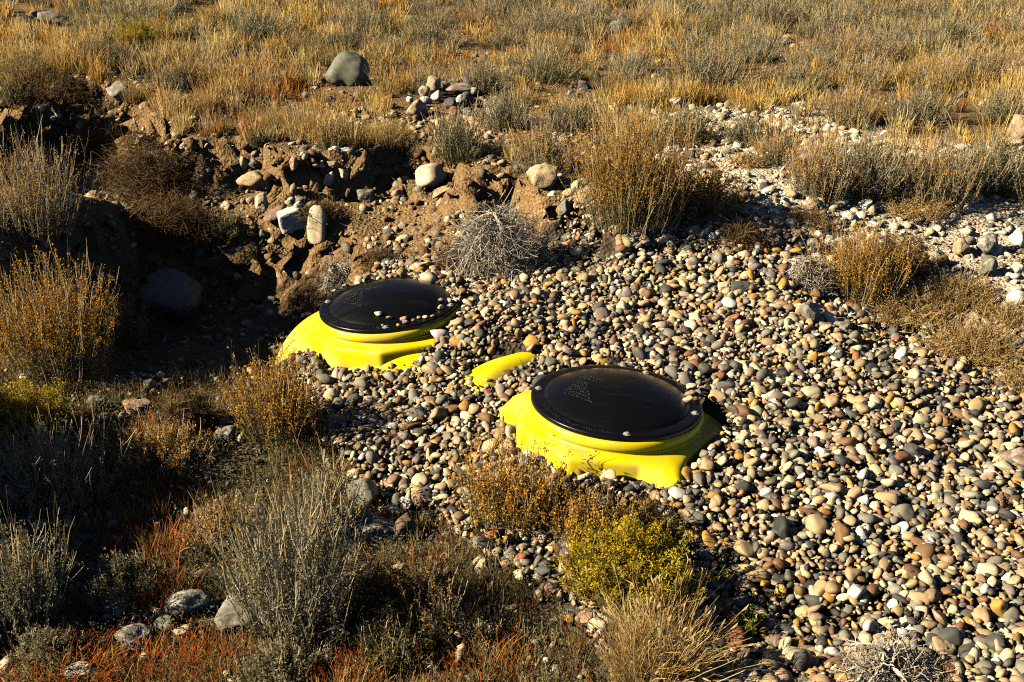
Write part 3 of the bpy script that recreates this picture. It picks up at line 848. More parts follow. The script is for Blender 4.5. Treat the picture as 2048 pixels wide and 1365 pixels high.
# ------------------------------------------------------------------ single rocks
ROCKS = [
 # name,label,px,py,w,h,col,ang,rough,extra
 ("boulder", "smooth blue-grey boulder standing in the golden grass, half in shade", 696, 172, 80, 70, 'green', .0, .03, dict(tilt=(0, 18), seed=14, box=1, pale=.12)),
 ("boulder", "upright grey rock alone among the far grass near the top centre", 1245, 70, 42, 32, 'green', .3, .03, {}),
 ("boulder", "rounded pale boulder in the grass at the far top left", 102, 54, 62, 32, 'grey', .15, .03, dict(pale=.4)),
 ("rock", "dark rock in front of the pale boulder at the far top left", 56, 62, 44, 32, 'dark', .7, .05, {}),
 ("rock", "small round light stone behind the dark rock at the far top left", 68, 36, 22, 15, 'grey', .2, .03, {}),
 ("rock", "rough whitish rock in the grass right of the pale far boulder", 190, 68, 26, 22, 'white', .6, .06, {}),
 ("rock", "wedge-shaped pale rock on the lip of the earth bank at upper left", 240, 222, 66, 36, 'grey', .9, .05, dict(tilt=(0, 25), pale=.5, rz=-.2)),
 ("rock", "round tan cobble on the bank lip beside the wedge-shaped rock", 290, 236, 22, 20, 'tan', .1, .03, {}),
 ("rock", "pale squarish stone on the dark bank at far left", 78, 216, 20, 22, 'tan', .8, .05, {}),
 ("rock", "bluish white stone in the shaded bank at far left", 84, 248, 26, 20, 'white', .5, .05, {}),
 ("rock", "white stone low on the shaded bank, right of the bluish one", 118, 256, 14, 16, 'white', .6, .05, {}),
 ("rock", "rugged pink-grey stone on the bank top right of the round tan cobble", 355, 250, 26, 18, 'mauve', .7, .07, {}),
 ("boulder", "large tan stone embedded in the shaded wall of the bank", 862, 392, 64, 62, 'cream', .08, .04, dict(pale=.75, depth=.09, sink=0.05, rz=0, tilt=(12, 10))),
 ("rock", "flat slab sticking out of the bank below the large embedded stone", 885, 405, 52, 20, 'tan', .6, .04, dict(tilt=(0, -25), sink=0)),
 ("rock", "small pinkish stone in the shaded bank left of the large embedded stone", 795, 400, 24, 22, 'pink', .6, .04, {}),
 ("rock", "grey stone in the shaded bank, left of the pinkish one", 732, 408, 36, 28, 'grey', .7, .05, {}),
 ("rock", "pale stone high in the shaded bank wall, leftmost of that wall", 722, 378, 28, 18, 'tan', .6, .05, {}),
 ("boulder", "upright oblong boulder of tan stone standing on the slope behind the pit", 637, 510, 38, 80, 'cream', .06, .03, dict(tilt=(-8, 4), sink=.06, depth=.05, seed=8, pale=.3, box=1)),
 ("rock", "square pale block beside the upright oblong boulder", 584, 490, 54, 44, 'white', .95, .04, dict(tilt=(8, -16), sink=.1, pale=.3, box=1)),
 ("rock", "flat brown-grey slab leaning on the square pale block", 551, 470, 52, 20, 'mauve', .5, .04, dict(tilt=(0, -28), sink=.0)),
 ("rock", "small stone at the left foot of the leaning slab", 528, 482, 18, 18, 'grey', .5, .05, {}),
 ("rock", "large wedge of tan rock with a shadow across it on the lit bank", 510, 393, 68, 42, 'tan', .95, .03, dict(tilt=(0, 18), sink=.1, seed=44)),
 ("rock", "pale angular stone on the slope below the shadowed wedge", 524, 434, 30, 38, 'cream', .85, .05, dict(sink=.1)),
 ("rock", "olive grey flat stone above the square pale block", 583, 442, 26, 20, 'green', .7, .04, {}),
 ("rock", "white stone on the bank above and right of the olive grey one", 598, 424, 24, 16, 'white', .7, .05, {}),
 ("rock", "tan cobble in the earth bank, left of two", 488, 354, 22, 28, 'tan', .3, .05, {}),
 ("rock", "grey cobble in the earth bank next to the tan one", 508, 348, 26, 20, 'grey', .5, .05, {}),
 ("rock", "upright reddish tan stone in the lit bank", 589, 382, 18, 30, 'pink', .5, .05, dict(sink=.05)),
 ("rock", "leaning pale flake in the lit bank, left of a matching one", 660, 390, 20, 34, 'cream', .95, .03, dict(tilt=(0, 30), sink=.05)),
 ("rock", "leaning pale flake in the lit bank, right of a matching one", 690, 388, 20, 32, 'cream', .95, .03, dict(tilt=(0, -30), sink=.05)),
 ("rock", "tan stone under the bank lip above the two pale flakes", 668, 350, 26, 16, 'tan', .5, .05, {}),
 ("rock", "long bluish white stone on the bank edge below the grass, left of two", 668, 308, 26, 13, 'white', .6, .04, {}),
 ("rock", "long bluish white stone on the bank edge below the grass, right of two", 692, 310, 22, 11, 'white', .6, .04, {}),
 ("boulder", "huge rounded dim boulder lying in the shaded pit", 325, 665, 148, 100, 'grey', .25, .03, dict(tilt=(0, 10), sink=.12, depth=.15)),
 ("rock", "pale stone on the shaded pit floor behind the huge boulder", 400, 522, 26, 16, 'grey', .4, .05, {}),
 ("rock", "blue-grey flat stone on the shaded pit floor right of the huge boulder", 455, 568, 34, 18, 'slate', .5, .05, {}),
 ("rock", "light grey stone against the shaded foot of the bank", 476, 520, 36, 16, 'grey', .5, .05, {}),
 ("boulder", "round dark boulder half hidden behind the left shrubs", 166, 748, 44, 36, 'slate', .15, .03, {}),
 ("rock", "pale bulging rock embedded in the sunlit tan bank right of the dead tumbleweed hollow", 1085, 392, 66, 52, 'tan', .5, .06, dict(sink=.45, pale=.3)),
 ("rock", "lens-shaped grey-tan stone in the sunlit bank under the big shrub", 1163, 412, 44, 20, 'tan', .4, .03, dict(tilt=(0, -10))),
 ("rock", "round cream stone in the sunlit bank left of the lens-shaped one", 1106, 408, 24, 18, 'cream', .2, .04, {}),
 ("rock", "round tan stone between the cream and the lens-shaped stone", 1132, 412, 20, 16, 'tan', .2, .04, {}),
 ("rock", "leaning grey slab at the foot of the sunlit bank", 1128, 446, 22, 34, 'grey', .9, .04, dict(tilt=(0, 25))),
 ("rock", "tall cream stone at the edge of the gravel below the big shrub", 1228, 496, 26, 26, 'cream', .4, .05, {}),
 ("rock", "narrow cream stone left of the tall cream one at the gravel edge", 1212, 480, 14, 18, 'cream', .4, .05, {}),
 ("rock", "grey-tan stone with its shadow right of the tall cream one", 1244, 508, 26, 26, 'tan', .7, .05, {}),
 ("rock", "dark green-grey stone by the tumbleweed at the bank foot", 1136, 490, 22, 16, 'green', .6, .05, {}),
 ("rock", "knobbly cream rock behind the far lid", 846, 552, 38, 26, 'cream', .6, .07, dict(sink=.1)),
 ("boulder", "pitted whitish boulder in front of the stone heap", 833, 236, 46, 38, 'tan', .5, .06, dict(pale=.7, sink=.15)),
 ("rock", "small white stone alone in grass left of the big golden shrub top", 1352, 214, 26, 22, 'white', .5, .05, {}),
 ("rock", "pale rounded rock at the right picture edge, upper one", 2038, 156, 44, 26, 'cream', .3, .04, {}),
 ("boulder", "pinkish grey boulder at the right picture edge above a yellow slab", 2044, 276, 48, 48, 'pink', .4, .04, {}),
 ("rock", "yellowish slab at the right picture edge", 2026, 294, 52, 18, 'cream', .4, .03, {}),
 ("rock", "angular tan rock in the pale stony ground, right edge middle", 2036, 402, 42, 30, 'tan', .8, .05, {}),
 ("rock", "yellowish faceted rock in the pale stony ground", 1924, 516, 36, 36, 'tan', .9, .03, dict(pale=.3, sink=.05)),
 ("rock", "white and grey blotched rock right of the yellowish faceted one", 1978, 516, 46, 42, 'grey', .8, .06, dict(pale=.9, sink=.05)),
 ("rock", "leaning grey-green rock below the blotched one", 1976, 556, 40, 34, 'green', .85, .04, dict(tilt=(0, -25), pale=.3, sink=.05)),
 ("rock", "brown rock left of the leaning grey-green one", 1884, 538, 36, 24, 'brown', .8, .05, dict(pale=.2)),
 ("rock", "white rock at the right edge above the pale slope", 2040, 500, 34, 44, 'white', .8, .06, {}),
 ("rock", "bright white slab at the right edge", 2034, 548, 34, 20, 'white', .8, .04, {}),
 ("boulder", "rounded white boulder at the right edge above the herb mats", 2038, 618, 52, 40, 'white', .3, .05, {}),
 ("rock", "light stone in the ground cover right of the golden shrub", 1926, 592, 24, 18, 'cream', .5, .05, {}),
 ("rock", "striped black and white cobble on the pale slope, upper one", 1550, 436, 24, 18, 'white', .2, .04, {}),
 ("rock", "grey rounded stone below the striped cobble", 1560, 460, 24, 18, 'slate', .2, .04, {}),
 ("rock", "pale grey cobble left on the slope below", 1516, 498, 26, 20, 'grey', .3, .04, {}),
 ("rock", "layered grey cobble beside the pale grey one on the slope", 1546, 496, 28, 22, 'grey', .3, .04, {}),
 ("rock", "grey-white round stone in a row on the pale slope", 1732, 424, 28, 22, 'white', .3, .05, {}),
 ("rock", "cream stone right beside the grey-white round one", 1745, 430, 18, 18, 'cream', .3, .05, {}),
 ("rock", "long brownish rock on the pale slope left of the round stones", 1630, 422, 36, 20, 'tan', .6, .05, dict(pale=.3)),
 ("rock", "cream triangular stone under the grey twigs", 1784, 402, 24, 16, 'cream', .8, .03, {}),
 ("rock", "flat dark brown stone under the grey shrubs on the right", 1918, 414, 28, 16, 'brown', .3, .03, {}),
 ("rock", "white blocky stone on the slope at upper right of the gravel", 1486, 386, 24, 20, 'cream', .8, .04, {}),
 ("rock", "large dark grey block at the upper edge of the gravel", 1480, 596, 42, 28, 'slate', .8, .05, dict(sink=.1, box=1)),
 ("rock", "pale rock beside the dark grey block in the gravel", 1450, 592, 30, 26, 'cream', .6, .05, {}),
 ("rock", "white elongated stone below the dark grey block", 1466, 606, 32, 16, 'white', .5, .04, {}),
 ("rock", "tall grey-white split rock standing at the gravel edge", 1622, 656, 34, 56, 'grey', .85, .05, dict(tilt=(0, -18), pale=.5, sink=.05)),
 ("rock", "smooth grey block right of the split rock", 1684, 674, 40, 26, 'grey', .7, .03, dict(pale=.3, sink=.05)),
 ("rock", "large pale grey rock at the right picture edge in the gravel", 2046, 948, 70, 50, 'mauve', .4, .04, dict(pale=.35)),
 ("rock", "rounded grey rock with one flat face left of the lower gravel", 725, 1026, 64, 62, 'grey', .3, .03, dict(pale=.1, sink=.08)),
 ("rock", "wide flat rough pale rock under the tall sagebrush", 742, 1094, 120, 56, 'grey', .5, .07, dict(pale=.4, sink=.2)),
 ("rock", "dark red-brown wedge of rock right of the wide pale one", 806, 1084, 46, 54, 'mauve', .95, .04, dict(tilt=(0, 12), sink=.05)),
 ("rock", "long pinkish rock lying above the red-brown wedge", 846, 1018, 58, 26, 'pink', .4, .05, dict(tilt=(0, 20), rz=-.2)),
 ("rock", "whitish curled rock left of the long pinkish one", 812, 1024, 30, 28, 'white', .7, .06, {}),
 ("rock", "small grey pointed rock right of the red-brown wedge", 852, 1048, 28, 22, 'green', .9, .03, {}),
 ("rock", "ochre rock behind the tall sagebrush", 668, 998, 30, 28, 'ochre', .6, .04, {}),
 ("rock", "ochre and olive block behind the rounded grey rock", 732, 968, 34, 18, 'ochre', .7, .03, {}),
 ("rock", "crusty cream rock in the lower gravel edge", 800, 978, 44, 28, 'cream', .7, .07, {}),
 ("rock", "pale oval stone at the foot of the golden front shrub", 936, 1056, 34, 22, 'grey', .1, .03, dict(pale=.3)),
 ("rock", "pale bent stone low in the front centre", 964, 1150, 24, 36, 'cream', .4, .05, dict(tilt=(0, 35))),
 ("rock", "pale pink oval stone right of the bent one", 1012, 1140, 26, 22, 'pink', .2, .03, {}),
 ("rock", "tan angular rock in the front by the dry grass", 1172, 1262, 44, 32, 'pink', .9, .03, dict(sink=.1)),
 ("rock", "orange cobble near the tan angular rock in the front", 1138, 1244, 26, 16, 'ochre', .15, .03, {}),
 ("rock", "striped tan cobble in the front centre", 1082, 1212, 30, 28, 'tan', .2, .03, {}),
 ("rock", "pale stone low in the dark brush at front centre", 866, 1180, 28, 34, 'grey', .4, .04, {}),
 ("rock", "whitish rock by the red grass tuft, front left", 372, 1238, 92, 50, 'grey', .7, .06, dict(pale=.8, sink=.1, seed=71)),
 ("rock", "grey blocky rock in front of the whitish one", 330, 1268, 50, 34, 'green', .95, .04, dict(sink=.1)),
 ("rock", "ochre and white stone in front of the whitish rock", 366, 1284, 44, 30, 'cream', .8, .06, {}),
 ("rock", "rounded grey-cream rock at front left above the red grass", 262, 1300, 78, 40, 'grey', .35, .05, dict(pale=.6, sink=.1)),
 ("rock", "yellow stone above the rounded grey-cream rock", 268, 1262, 28, 20, 'ochre', .2, .03, {}),
 ("rock", "flat brown shaded rock at front left", 230, 1232, 60, 36, 'mauve', .5, .04, {}),
 ("boulder", "large grey boulder half hidden behind the tall sagebrush stems", 474, 1270, 92, 74, 'grey', .3, .04, dict(pale=.35, sink=.1)),
 ("rock", "white rock at the bottom edge in the red grass", 156, 1366, 60, 30, 'white', .6, .06, {}),
 ("rock", "ochre oval stone on the dark soil at lower left", 220, 1138, 42, 22, 'ochre', .1, .03, {}),
 ("rock", "tan stone right of the ochre oval one at lower left", 266, 1124, 24, 18, 'tan', .3, .04, {}),
 ("rock", "pale round cobble in the row of stones at the left", 140, 1062, 22, 20, 'cream', .1, .03, {}),
 ("rock", "tan round cobble at the left edge of the row of stones", 18, 1060, 32, 28, 'tan', .1, .03, {}),
 ("rock", "wide cream cobble in the row of stones at the left", 78, 1064, 36, 24, 'cream', .1, .04, {}),
 ("rock", "small upright cobble between the wide cream and the tan cobble", 52, 1082, 20, 24, 'pink', .1, .03, {}),
 ("rock", "dark oval cobble right of the row of stones at the left", 172, 1090, 30, 18, 'slate', .1, .03, {}),
 ("rock", "grey-green rock in the brush left of the golden shrub", 194, 826, 40, 34, 'green', .6, .05, dict(pale=.3)),
 ("rock", "dark pointed rock right of the grey-green one", 180, 842, 28, 22, 'slate', .8, .04, {}),
 ("rock", "tan slab in front of the grey-green rock", 206, 848, 30, 18, 'tan', .6, .04, {}),
 ("rock", "long pink-cream stone under the rusty grass tuft at the left", 270, 828, 60, 20, 'pink', .6, .05, {}),
 ("rock", "rounded pale rock at the foot of the golden shrub near the pit", 452, 888, 48, 34, 'grey', .3, .04, dict(pale=.3)),
 ("rock", "smooth white and grey stone in the front right gravel", 1452, 1382, 30, 30, 'white', .2, .03, {}),
 ("rock", "big cream-brown round cobble low in the gravel at front right", 1888, 1318, 44, 40, 'tan', .1, .04, {}),
 ("rock", "small grey rock in the grass left of the blue-grey boulder", 655, 66, 20, 16, 'grey', .3, .04, {}),
 ("rock", "dark grey rock in the grass above the blue-grey boulder", 688, 68, 24, 20, 'slate', .3, .04, {}),
 ("rock", "flat pale stone at the far end of the grass, upper left middle", 290, 120, 50, 12, 'pink', .4, .04, {}),
 ("rock", "grey stone left of the flat pale one in the upper grass", 312, 108, 22, 16, 'grey', .4, .04, {}),
 ("rock", "bluish stone in shade near the top left grass gap", 370, 104, 24, 14, 'slate', .4, .04, {}),
]
for nm, lab, px, py, wp, hp, col, ang, rg_, ex in ROCKS:
    make_rock(nm, lab, px, py, wp, hp, col, ang, rg_, **ex)

# heap of broken stones beyond the bank
HEAP = [(866, 188, 30, 24, 'tan', .9, "pale pointed stone at the left top of the stone heap"), (848, 196, 22, 20, 'pink', .6, "pinkish stone at the left end of the stone heap"),
        (852, 206, 22, 12, 'white', .7, "small white stone low at the left end of the stone heap"), (872, 204, 22, 20, 'white', .8, "white block near the left end of the stone heap"),
        (890, 184, 28, 12, 'grey', .8, "flat grey stone along the top of the stone heap"), (912, 178, 26, 12, 'tan', .8, "tan slab on the very top of the stone heap"),
        (918, 192, 62, 14, 'mauve', .9, "long mauve slab lying across the stone heap"), (922, 178, 16, 14, 'white', .8, "white chip on the long mauve slab"),
        (940, 186, 26, 22, 'slate', .2, "rounded blue-grey stone at the right top of the stone heap"), (950, 196, 16, 12, 'grey', .5, "small grey stone right of the rounded one on the heap"),
        (922, 214, 18, 22, 'white', .9, "white splinter standing in the middle of the stone heap"), (936, 214, 24, 24, 'slate', .9, "dark slate block in the middle of the stone heap"),
        (966, 212, 30, 12, 'grey', .6, "flat grey stone on the right slope of the stone heap"), (982, 232, 20, 16, 'white', .6, "white round stone low on the right slope of the stone heap"),
        (992, 240, 22, 18, 'grey', .7, "blotched grey stone lowest on the right slope of the heap"), (980, 218, 26, 12, 'brown', .6, "brown stone at the right edge of the stone heap"),
        (940, 232, 26, 16, 'green', .5, "olive grey stone in the lower front of the stone heap"), (900, 218, 26, 18, 'slate', .8, "dark stone in the shaded front of the stone heap"),
        (844, 214, 18, 12, 'tan', .6, "tan stone at the lower left foot of the stone heap"), (820, 204, 14, 10, 'white', .6, "small white stone left of the stone heap")]
for i, (px, py, wp, hp, col, ang, lab) in enumerate(HEAP):
    make_rock("heap_stone", lab, px, py + 3, wp * 1.1, hp * 1.25, col, ang, .05, sub=3, sink=.05, group="stones of the heap beyond the bank", pale=.75 if col != 'slate' else .15,
              cat="stone", zadd=.03 if 860 < px < 960 and py < 200 else 0)

# ------------------------------------------------------------------ plants
def unit(v): return v / (np.linalg.norm(v, axis=-1, keepdims=True) + 1e-9)

def strands(Pt, W, Cc, rg, sides=2):
    """Pt (n,k,3) centre lines, W (n,k) half widths, Cc (n,k,3) colours -> ribbons or three-sided twigs"""
    n, k, _ = Pt.shape
    T = unit(np.gradient(Pt, axis=1))
    rv = rg.normal(size=(n, 1, 3))
    a = unit(np.cross(T, rv)); W = W[..., None]
    if sides == 2:
        ring = [Pt + a * W, Pt - a * W]
    else:
        b = np.cross(T, a)
        ring = [Pt + W * (a * math.cos(q) + b * math.sin(q)) for q in (0, 2.094, 4.189)]
    m = len(ring)
    V = np.stack(ring, 2).reshape(-1, 3)
    Cv = np.repeat(Cc[:, :, None, :], m, 2).reshape(-1, 3)
    base = (np.arange(n)[:, None] * k + np.arange(k - 1)[None]) * m
    Fs = []
    for q in range(m if m > 2 else 1):
        q2 = (q + 1) % m
        Fs.append(np.stack([base + q, base + q2, base + m + q2, base + m + q], -1).reshape(-1, 4))
    return V, np.concatenate(Fs), Cv

def flakes(Pt, size, Cc, rg, elong=1.4):
    n = len(Pt)
    a = unit(rg.normal(size=(n, 3))); b = unit(np.cross(a, rg.normal(size=(n, 3))))
    s = (size * np.ones(n))[:, None]
    a = a * s * elong; b = b * s * .75
    c_ = np.cross(a, b) / (s + 1e-9) * .35
    V = np.stack([Pt - a, Pt - b + c_, Pt + a, Pt + b + c_], 1).reshape(-1, 3)
    F = np.arange(4 * n).reshape(n, 4)
    return V, F, np.repeat(Cc, 4, 0)

def curve(base, d, L, bend, k, wig, rg):
    s = np.linspace(0, 1, k)[None, :, None]
    n = len(base)
    wv = np.cumsum(rg.normal(size=(n, k, 3)), 1) * wig * s
    return base[:, None] + d[:, None] * L[:, None, None] * s + bend[:, None] * s ** 2 + wv * L[:, None, None]

def col_var(rg, c, n, v=.2, hv=.06):
    return np.array(c)[None] * rg.uniform(1 - v, 1 + v, (n, 1)) * (1 + rg.normal(0, hv, (n, 3)))

def ramp(c0, c1, k):
    """c0,c1 (n,3) -> (n,k,3)"""
    s = np.linspace(0, 1, k)[None, :, None]
    return c0[:, None] * (1 - s) + c1[:, None] * s

def pick(Pt, rg, n, s0, s1):
    """random points on random centre lines"""
    i = rg.integers(0, len(Pt), n); k = Pt.shape[1] - 1
    u = rg.uniform(s0, s1, n) * k; j = np.clip(u.astype(int), 0, k - 1); f = (u - j)[:, None]
    return Pt[i, j] * (1 - f) + Pt[i, j + 1] * f, unit(Pt[i, j + 1] - Pt[i, j])

OCH = (.72, .36, .035); OCH2 = (.40, .20, .035); LEAFG = (.175, .165, .055); GREYLEAF = (.30, .28, .150); STRAW = (.52, .37, .16)
STEMC = (.26, .18, .085); GREYTW = (.55, .47, .33); YG = (.66, .47, .02); GOLD = (.60, .36, .085); RUST = (.45, .10, .015); BROWNTW = (.19, .115, .045)

def plant(kind, h, r, seed, lod=1.0):
    """returns {part: (V,F,C,material)}"""
    rg = np.random.default_rng(seed)
    out = {}
    def stems(n, tmax, lmin, lmax, base_r, c0, c1, w0, k=6, wig=.02, up=.25, sides=2, power=.75):
        az = rg.uniform(0, 2 * np.pi, n); q = rg.random(n) ** power
        tl = q * tmax
        hd = np.stack([np.cos(az), np.sin(az), np.zeros(n)], -1)
        br = base_r * np.sqrt(rg.random(n))[:, None]
        base = hd * br * q[:, None]; base[:, 2] = -.015
        d = hd * np.sin(tl)[:, None] + np.array([0, 0, 1.]) * np.cos(tl)[:, None]
        L = h * rg.uniform(lmin, lmax, n) * (1 - .12 * q)
        bend = -hd * (L * np.sin(tl) * up)[:, None] + np.array([0, 0, 1.]) * (L * up * .25)[:, None]
        Pt = curve(base, d, L, bend, k, wig, rg)
        W = np.linspace(1, .35, k)[None] * w0 * rg.uniform(.7, 1.3, (n, 1))
        return Pt, strands(Pt, W, ramp(col_var(rg, c0, n), col_var(rg, c1, n), k), rg, sides)
    def twigs(Pt, n, s0, s1, l0, l1, spread, c0, c1, w0, k=4, wig=.03, upb=.4):
        b, t = pick(Pt, rg, n, s0, s1)
        d = unit(t + rg.normal(size=(n, 3)) * spread + np.array([0, 0, upb]))
        L = h * rg.uniform(l0, l1, n)
        Q = curve(b, d, L, np.array([0, 0, 1.])[None] * (L * .15)[:, None], k, wig, rg)
        W = np.linspace(1, .4, k)[None] * w0 * rg.uniform(.7, 1.3, (n, 1))
        return Q, strands(Q, W, ramp(col_var(rg, c0, n), col_var(rg, c1, n), k), rg, 2)
    ns = lod
    if kind in ('broom', 'broomgrey'):
        tm = math.atan2(r, h) * 1.15
        g = kind == 'broomgrey'
        P1, m1 = stems(int(220 * ns), tm * .82, .50, 1.06, r * .85, STEMC, GREYTW if g else (.42, .33, .19), .0017, wig=.03)
        P2, m2 = twigs(P1, int(700 * ns), .3, .95, .08, .22, .38, STEMC, GREYTW if g else OCH2, .0013)
        P3, m3 = twigs(P1, int(60 * ns), .7, 1., .15, .3, .2, GREYTW, GREYTW, .0012)
        out['stems'] = (*merge([m1, m2, m3]), M_STEM)
        n = int(3200 * ns)
        b, _ = pick(P1, rg, n, .05, .62); b2, _ = pick(P2, rg, n // 2, 0, 1)
        q = np.concatenate([b, b2]); q = q + rg.normal(size=q.shape) * .010
        q = q[q[:, 2] < h * (.55 + .15 * rg.random(len(q)))]
        out['leaves'] = (*flakes(q, rg.uniform(.0020, .0042, len(q)), col_var(rg, LEAFG if not g else GREYLEAF, len(q), .35), rg), M_LEAF)
        n = int((3900 if not g else 2000) * ns)
        b, _ = pick(P2, rg, n, .25, 1); b2, _ = pick(P1, rg, n // 2, .62, 1.0)
        q = np.concatenate([b, b2]); q = q + rg.normal(size=q.shape) * .005
        out['seed_heads'] = (*flakes(q, rg.uniform(.0024, .0046, len(q)), col_var(rg, OCH, len(q), .4), rg, 1.1), M_LEAF)
    elif kind in ('sage', 'sagegreen', 'sagetall'):
        tm = math.atan2(r, h) * 1.2
        tall = kind == 'sagetall'
        P1, m1 = stems(int((170 if not tall else 210) * ns), tm, .5 if not tall else .55, 1.0, r * .6, BROWNTW, GREYTW, .0022, wig=.035)
        P2, m2 = twigs(P1, int((620 if not tall else 480) * ns), .25, .95, .08, .24, .6, GREYTW, GREYTW, .0012, wig=.05)
        P3, m3 = twigs(P1, int(120 * ns), .6, 1., .2, .42, .15, STRAW, STRAW, .0012)
        out['stems'] = (*merge([m1, m2, m3]), M_STEM)
        n = int((5200 if not tall else 4600) * ns)
        b, _ = pick(P2, rg, n, 0, 1); b2, _ = pick(P1, rg, n // 2, .15, .9)
        q = np.concatenate([b, b2]); q = q + rg.normal(size=q.shape) * .008
        c = LEAFG if kind == 'sagegreen' else GREYLEAF
        out['leaves'] = (*flakes(q, rg.uniform(.0022, .0046, len(q)), col_var(rg, c, len(q), .4), rg), M_LEAF)
    elif kind == 'yellow':
        tm = math.atan2(r, h) * 1.2
        P1, m1 = stems(int(170 * ns), tm, .55, 1.0, r * .7, STEMC, (.25, .24, .06), .0017, wig=.035)
        P2, m2 = twigs(P1, int(900 * ns), .35, 1, .08, .22, .5, (.26, .22, .05), (.34, .30, .05), .0013)
        out['stems'] = (*merge([m1, m2]), M_STEM)
        n = int(3800 * ns)
        b, _ = pick(P2, rg, n, 0, 1); q = b + rg.normal(size=b.shape) * .006
        out['leaves'] = (*flakes(q, rg.uniform(.0022, .0040, n), col_var(rg, (.34, .27, .035), n, .4), rg, 2.0), M_LEAF)
        e = P2[rg.integers(0, len(P2), int(750 * ns)), -1]
        q = np.repeat(e, 9, 0) + rg.normal(size=(len(e) * 9, 3)) * .0065
        out['blossoms'] = (*flakes(q, rg.uniform(.0022, .0042, len(q)), col_var(rg, YG, len(q), .3, .1), rg, 1.1), M_LEAF)
    elif kind in ('dead', 'deadbrown'):
        g = GREYTW if kind == 'dead' else BROWNTW
        g = (.60, .53, .42) if kind == 'dead' else g
        top = np.array([-.25 * r, -.1 * r, h * .80])
        n = int(30 * ns)
        az = rg.uniform(0, 6.28, n); el = rg.uniform(-.5, .75, n)
        d = np.stack([np.cos(az) * np.cos(el), np.sin(az) * np.cos(el), np.sin(el)], -1)
        L = r * rg.uniform(.5, .95, n)
        Pt = curve(np.repeat(top[None], n, 0) * (1 if kind == 'dead' else .6) + rg.normal(size=(n, 3)) * .012, d, L, np.array([0, 0, -1.])[None] * (h * rg.uniform(.5, 1.1, n))[:, None], 9, .03, rg)
        W = np.linspace(1, .4, 9)[None] * (.0040 if kind == 'dead' else .0028) * rg.uniform(.6, 1.2, (n, 1))
        m1 = strands(Pt, W, ramp(col_var(rg, g, n), col_var(rg, g, n), 9), rg, 3)
        P2, m2 = twigs(Pt, int(420 * ns), .2, 1, .15, .5, .8, g, g, .0019, 5, .07, -.15)
        P3, m3 = twigs(P2, int(1500 * ns), .2, 1, .06, .22, 1., tuple(.75 * q for q in g), tuple(.7 * q for q in g), .0012, 4, .08, 0)
        out['branches'] = (*merge([m1, m2]), M_STEM)
        # an airy tangle of fine twigs filling the lower volume
        n = int(2800 * ns)
        u = unit(rg.normal(size=(n, 3))) * rg.random((n, 1)) ** .45
        c = np.abs(u[:, 2]) * h * .88
        b = np.stack([u[:, 0] * r, u[:, 1] * r * .8, c], -1)
        d = unit(rg.normal(size=(n, 3)) * np.array([1, 1, .7]))
        Q = curve(b, d, h * rg.uniform(.08, .3, n), rg.normal(size=(n, 3)) * .02, 5, .08, rg)
        m4 = strands(Q, np.linspace(1, .5, 5)[None] * .0013 * rg.uniform(.7, 1.3, (n, 1)), ramp(col_var(rg, tuple(.62 * q for q in g), n, .5), col_var(rg, tuple(.8 * q for q in g), n, .5), 5), rg, 2)
        out['twigs'] = (*merge([m3, m4]), M_STEM)
    elif kind == 'herb':
        n = int(700 * ns)
        u = rg.random(n) ** .6; az = rg.uniform(0, 6.28, n)
        b = np.stack([u * r * np.cos(az), u * r * np.sin(az) * .8, np.zeros(n)], -1)
        d = unit(np.stack([rg.normal(size=n), rg.normal(size=n), rg.uniform(.4, 1.6, n)], -1))
        L = h * rg.uniform(.6, 1.3, n) * (1.1 - .6 * u)
        Pt = curve(b, d, L, rg.normal(size=(n, 3)) * .02, 5, .06, rg)
        m1 = strands(Pt, np.linspace(1, .5, 5)[None] * .0014 * np.ones((n, 1)), ramp(col_var(rg, (.38, .26, .12), n), col_var(rg, (.46, .32, .15), n), 5), rg, 2)
        out['stems'] = (*m1, M_STEM)
        k = int(9000 * ns)
        q, _ = pick(Pt, rg, k, .1, 1); q = q + rg.normal(size=q.shape) * .007
        cc = col_var(rg, (.45, .27, .065), k, .4); rr = rg.random(k) < .22; cc[rr] = col_var(rg, (.62, .48, .28), rr.sum(), .2)
        out['leaves'] = (*flakes(q, rg.uniform(.0020, .0042, k), cc, rg), M_LEAF)
    elif kind == 'sprig':
        P1, m1 = stems(9, .5, .7, 1.05, r * .15, (.22, .25, .05), (.28, .32, .06), .0022)
        P2, m2 = twigs(P1, 90, .15, 1, .10, .22, .6, (.25, .32, .05), (.3, .36, .06), .0022)
        out['stems'] = (*merge([m1, m2]), M_STEM)
        q, _ = pick(P2, rg, 500, .2, 1)
        out['leaves'] = (*flakes(q, rg.uniform(.003, .005, 500), col_var(rg, (.30, .36, .05), 500, .3), rg, 2.2), M_LEAF)
    elif kind in ('gold', 'rust', 'yellowgrass', 'greengrass'):
        c0, c1 = {'gold': ((.40, .24, .07), (.62, .42, .15)), 'rust': ((.36, .14, .03), (.66, .12, .012)),
                  'yellowgrass': ((.36, .36, .05), (.55, .46, .10)), 'greengrass': ((.20, .24, .05), (.30, .26, .06))}[kind]
        ms = []
        mixes = {'gold': [(c0, c1, .55, 1), (STRAW, (.66, .52, .28), .25, .9), ((.30, .17, .05), (.45, .24, .05), .2, .8)],
                 'rust': [(c0, c1, .42, 1), ((.36, .25, .06), (.55, .26, .04), .3, .85), (STRAW, (.55, .42, .2), .25, .8), ((.2, .19, .07), (.30, .25, .09), .15, .6)],
                 'yellowgrass': [(c0, c1, .8, 1), (STRAW, STRAW, .2, .9)], 'greengrass': [(c0, c1, 1, 1)]}[kind]
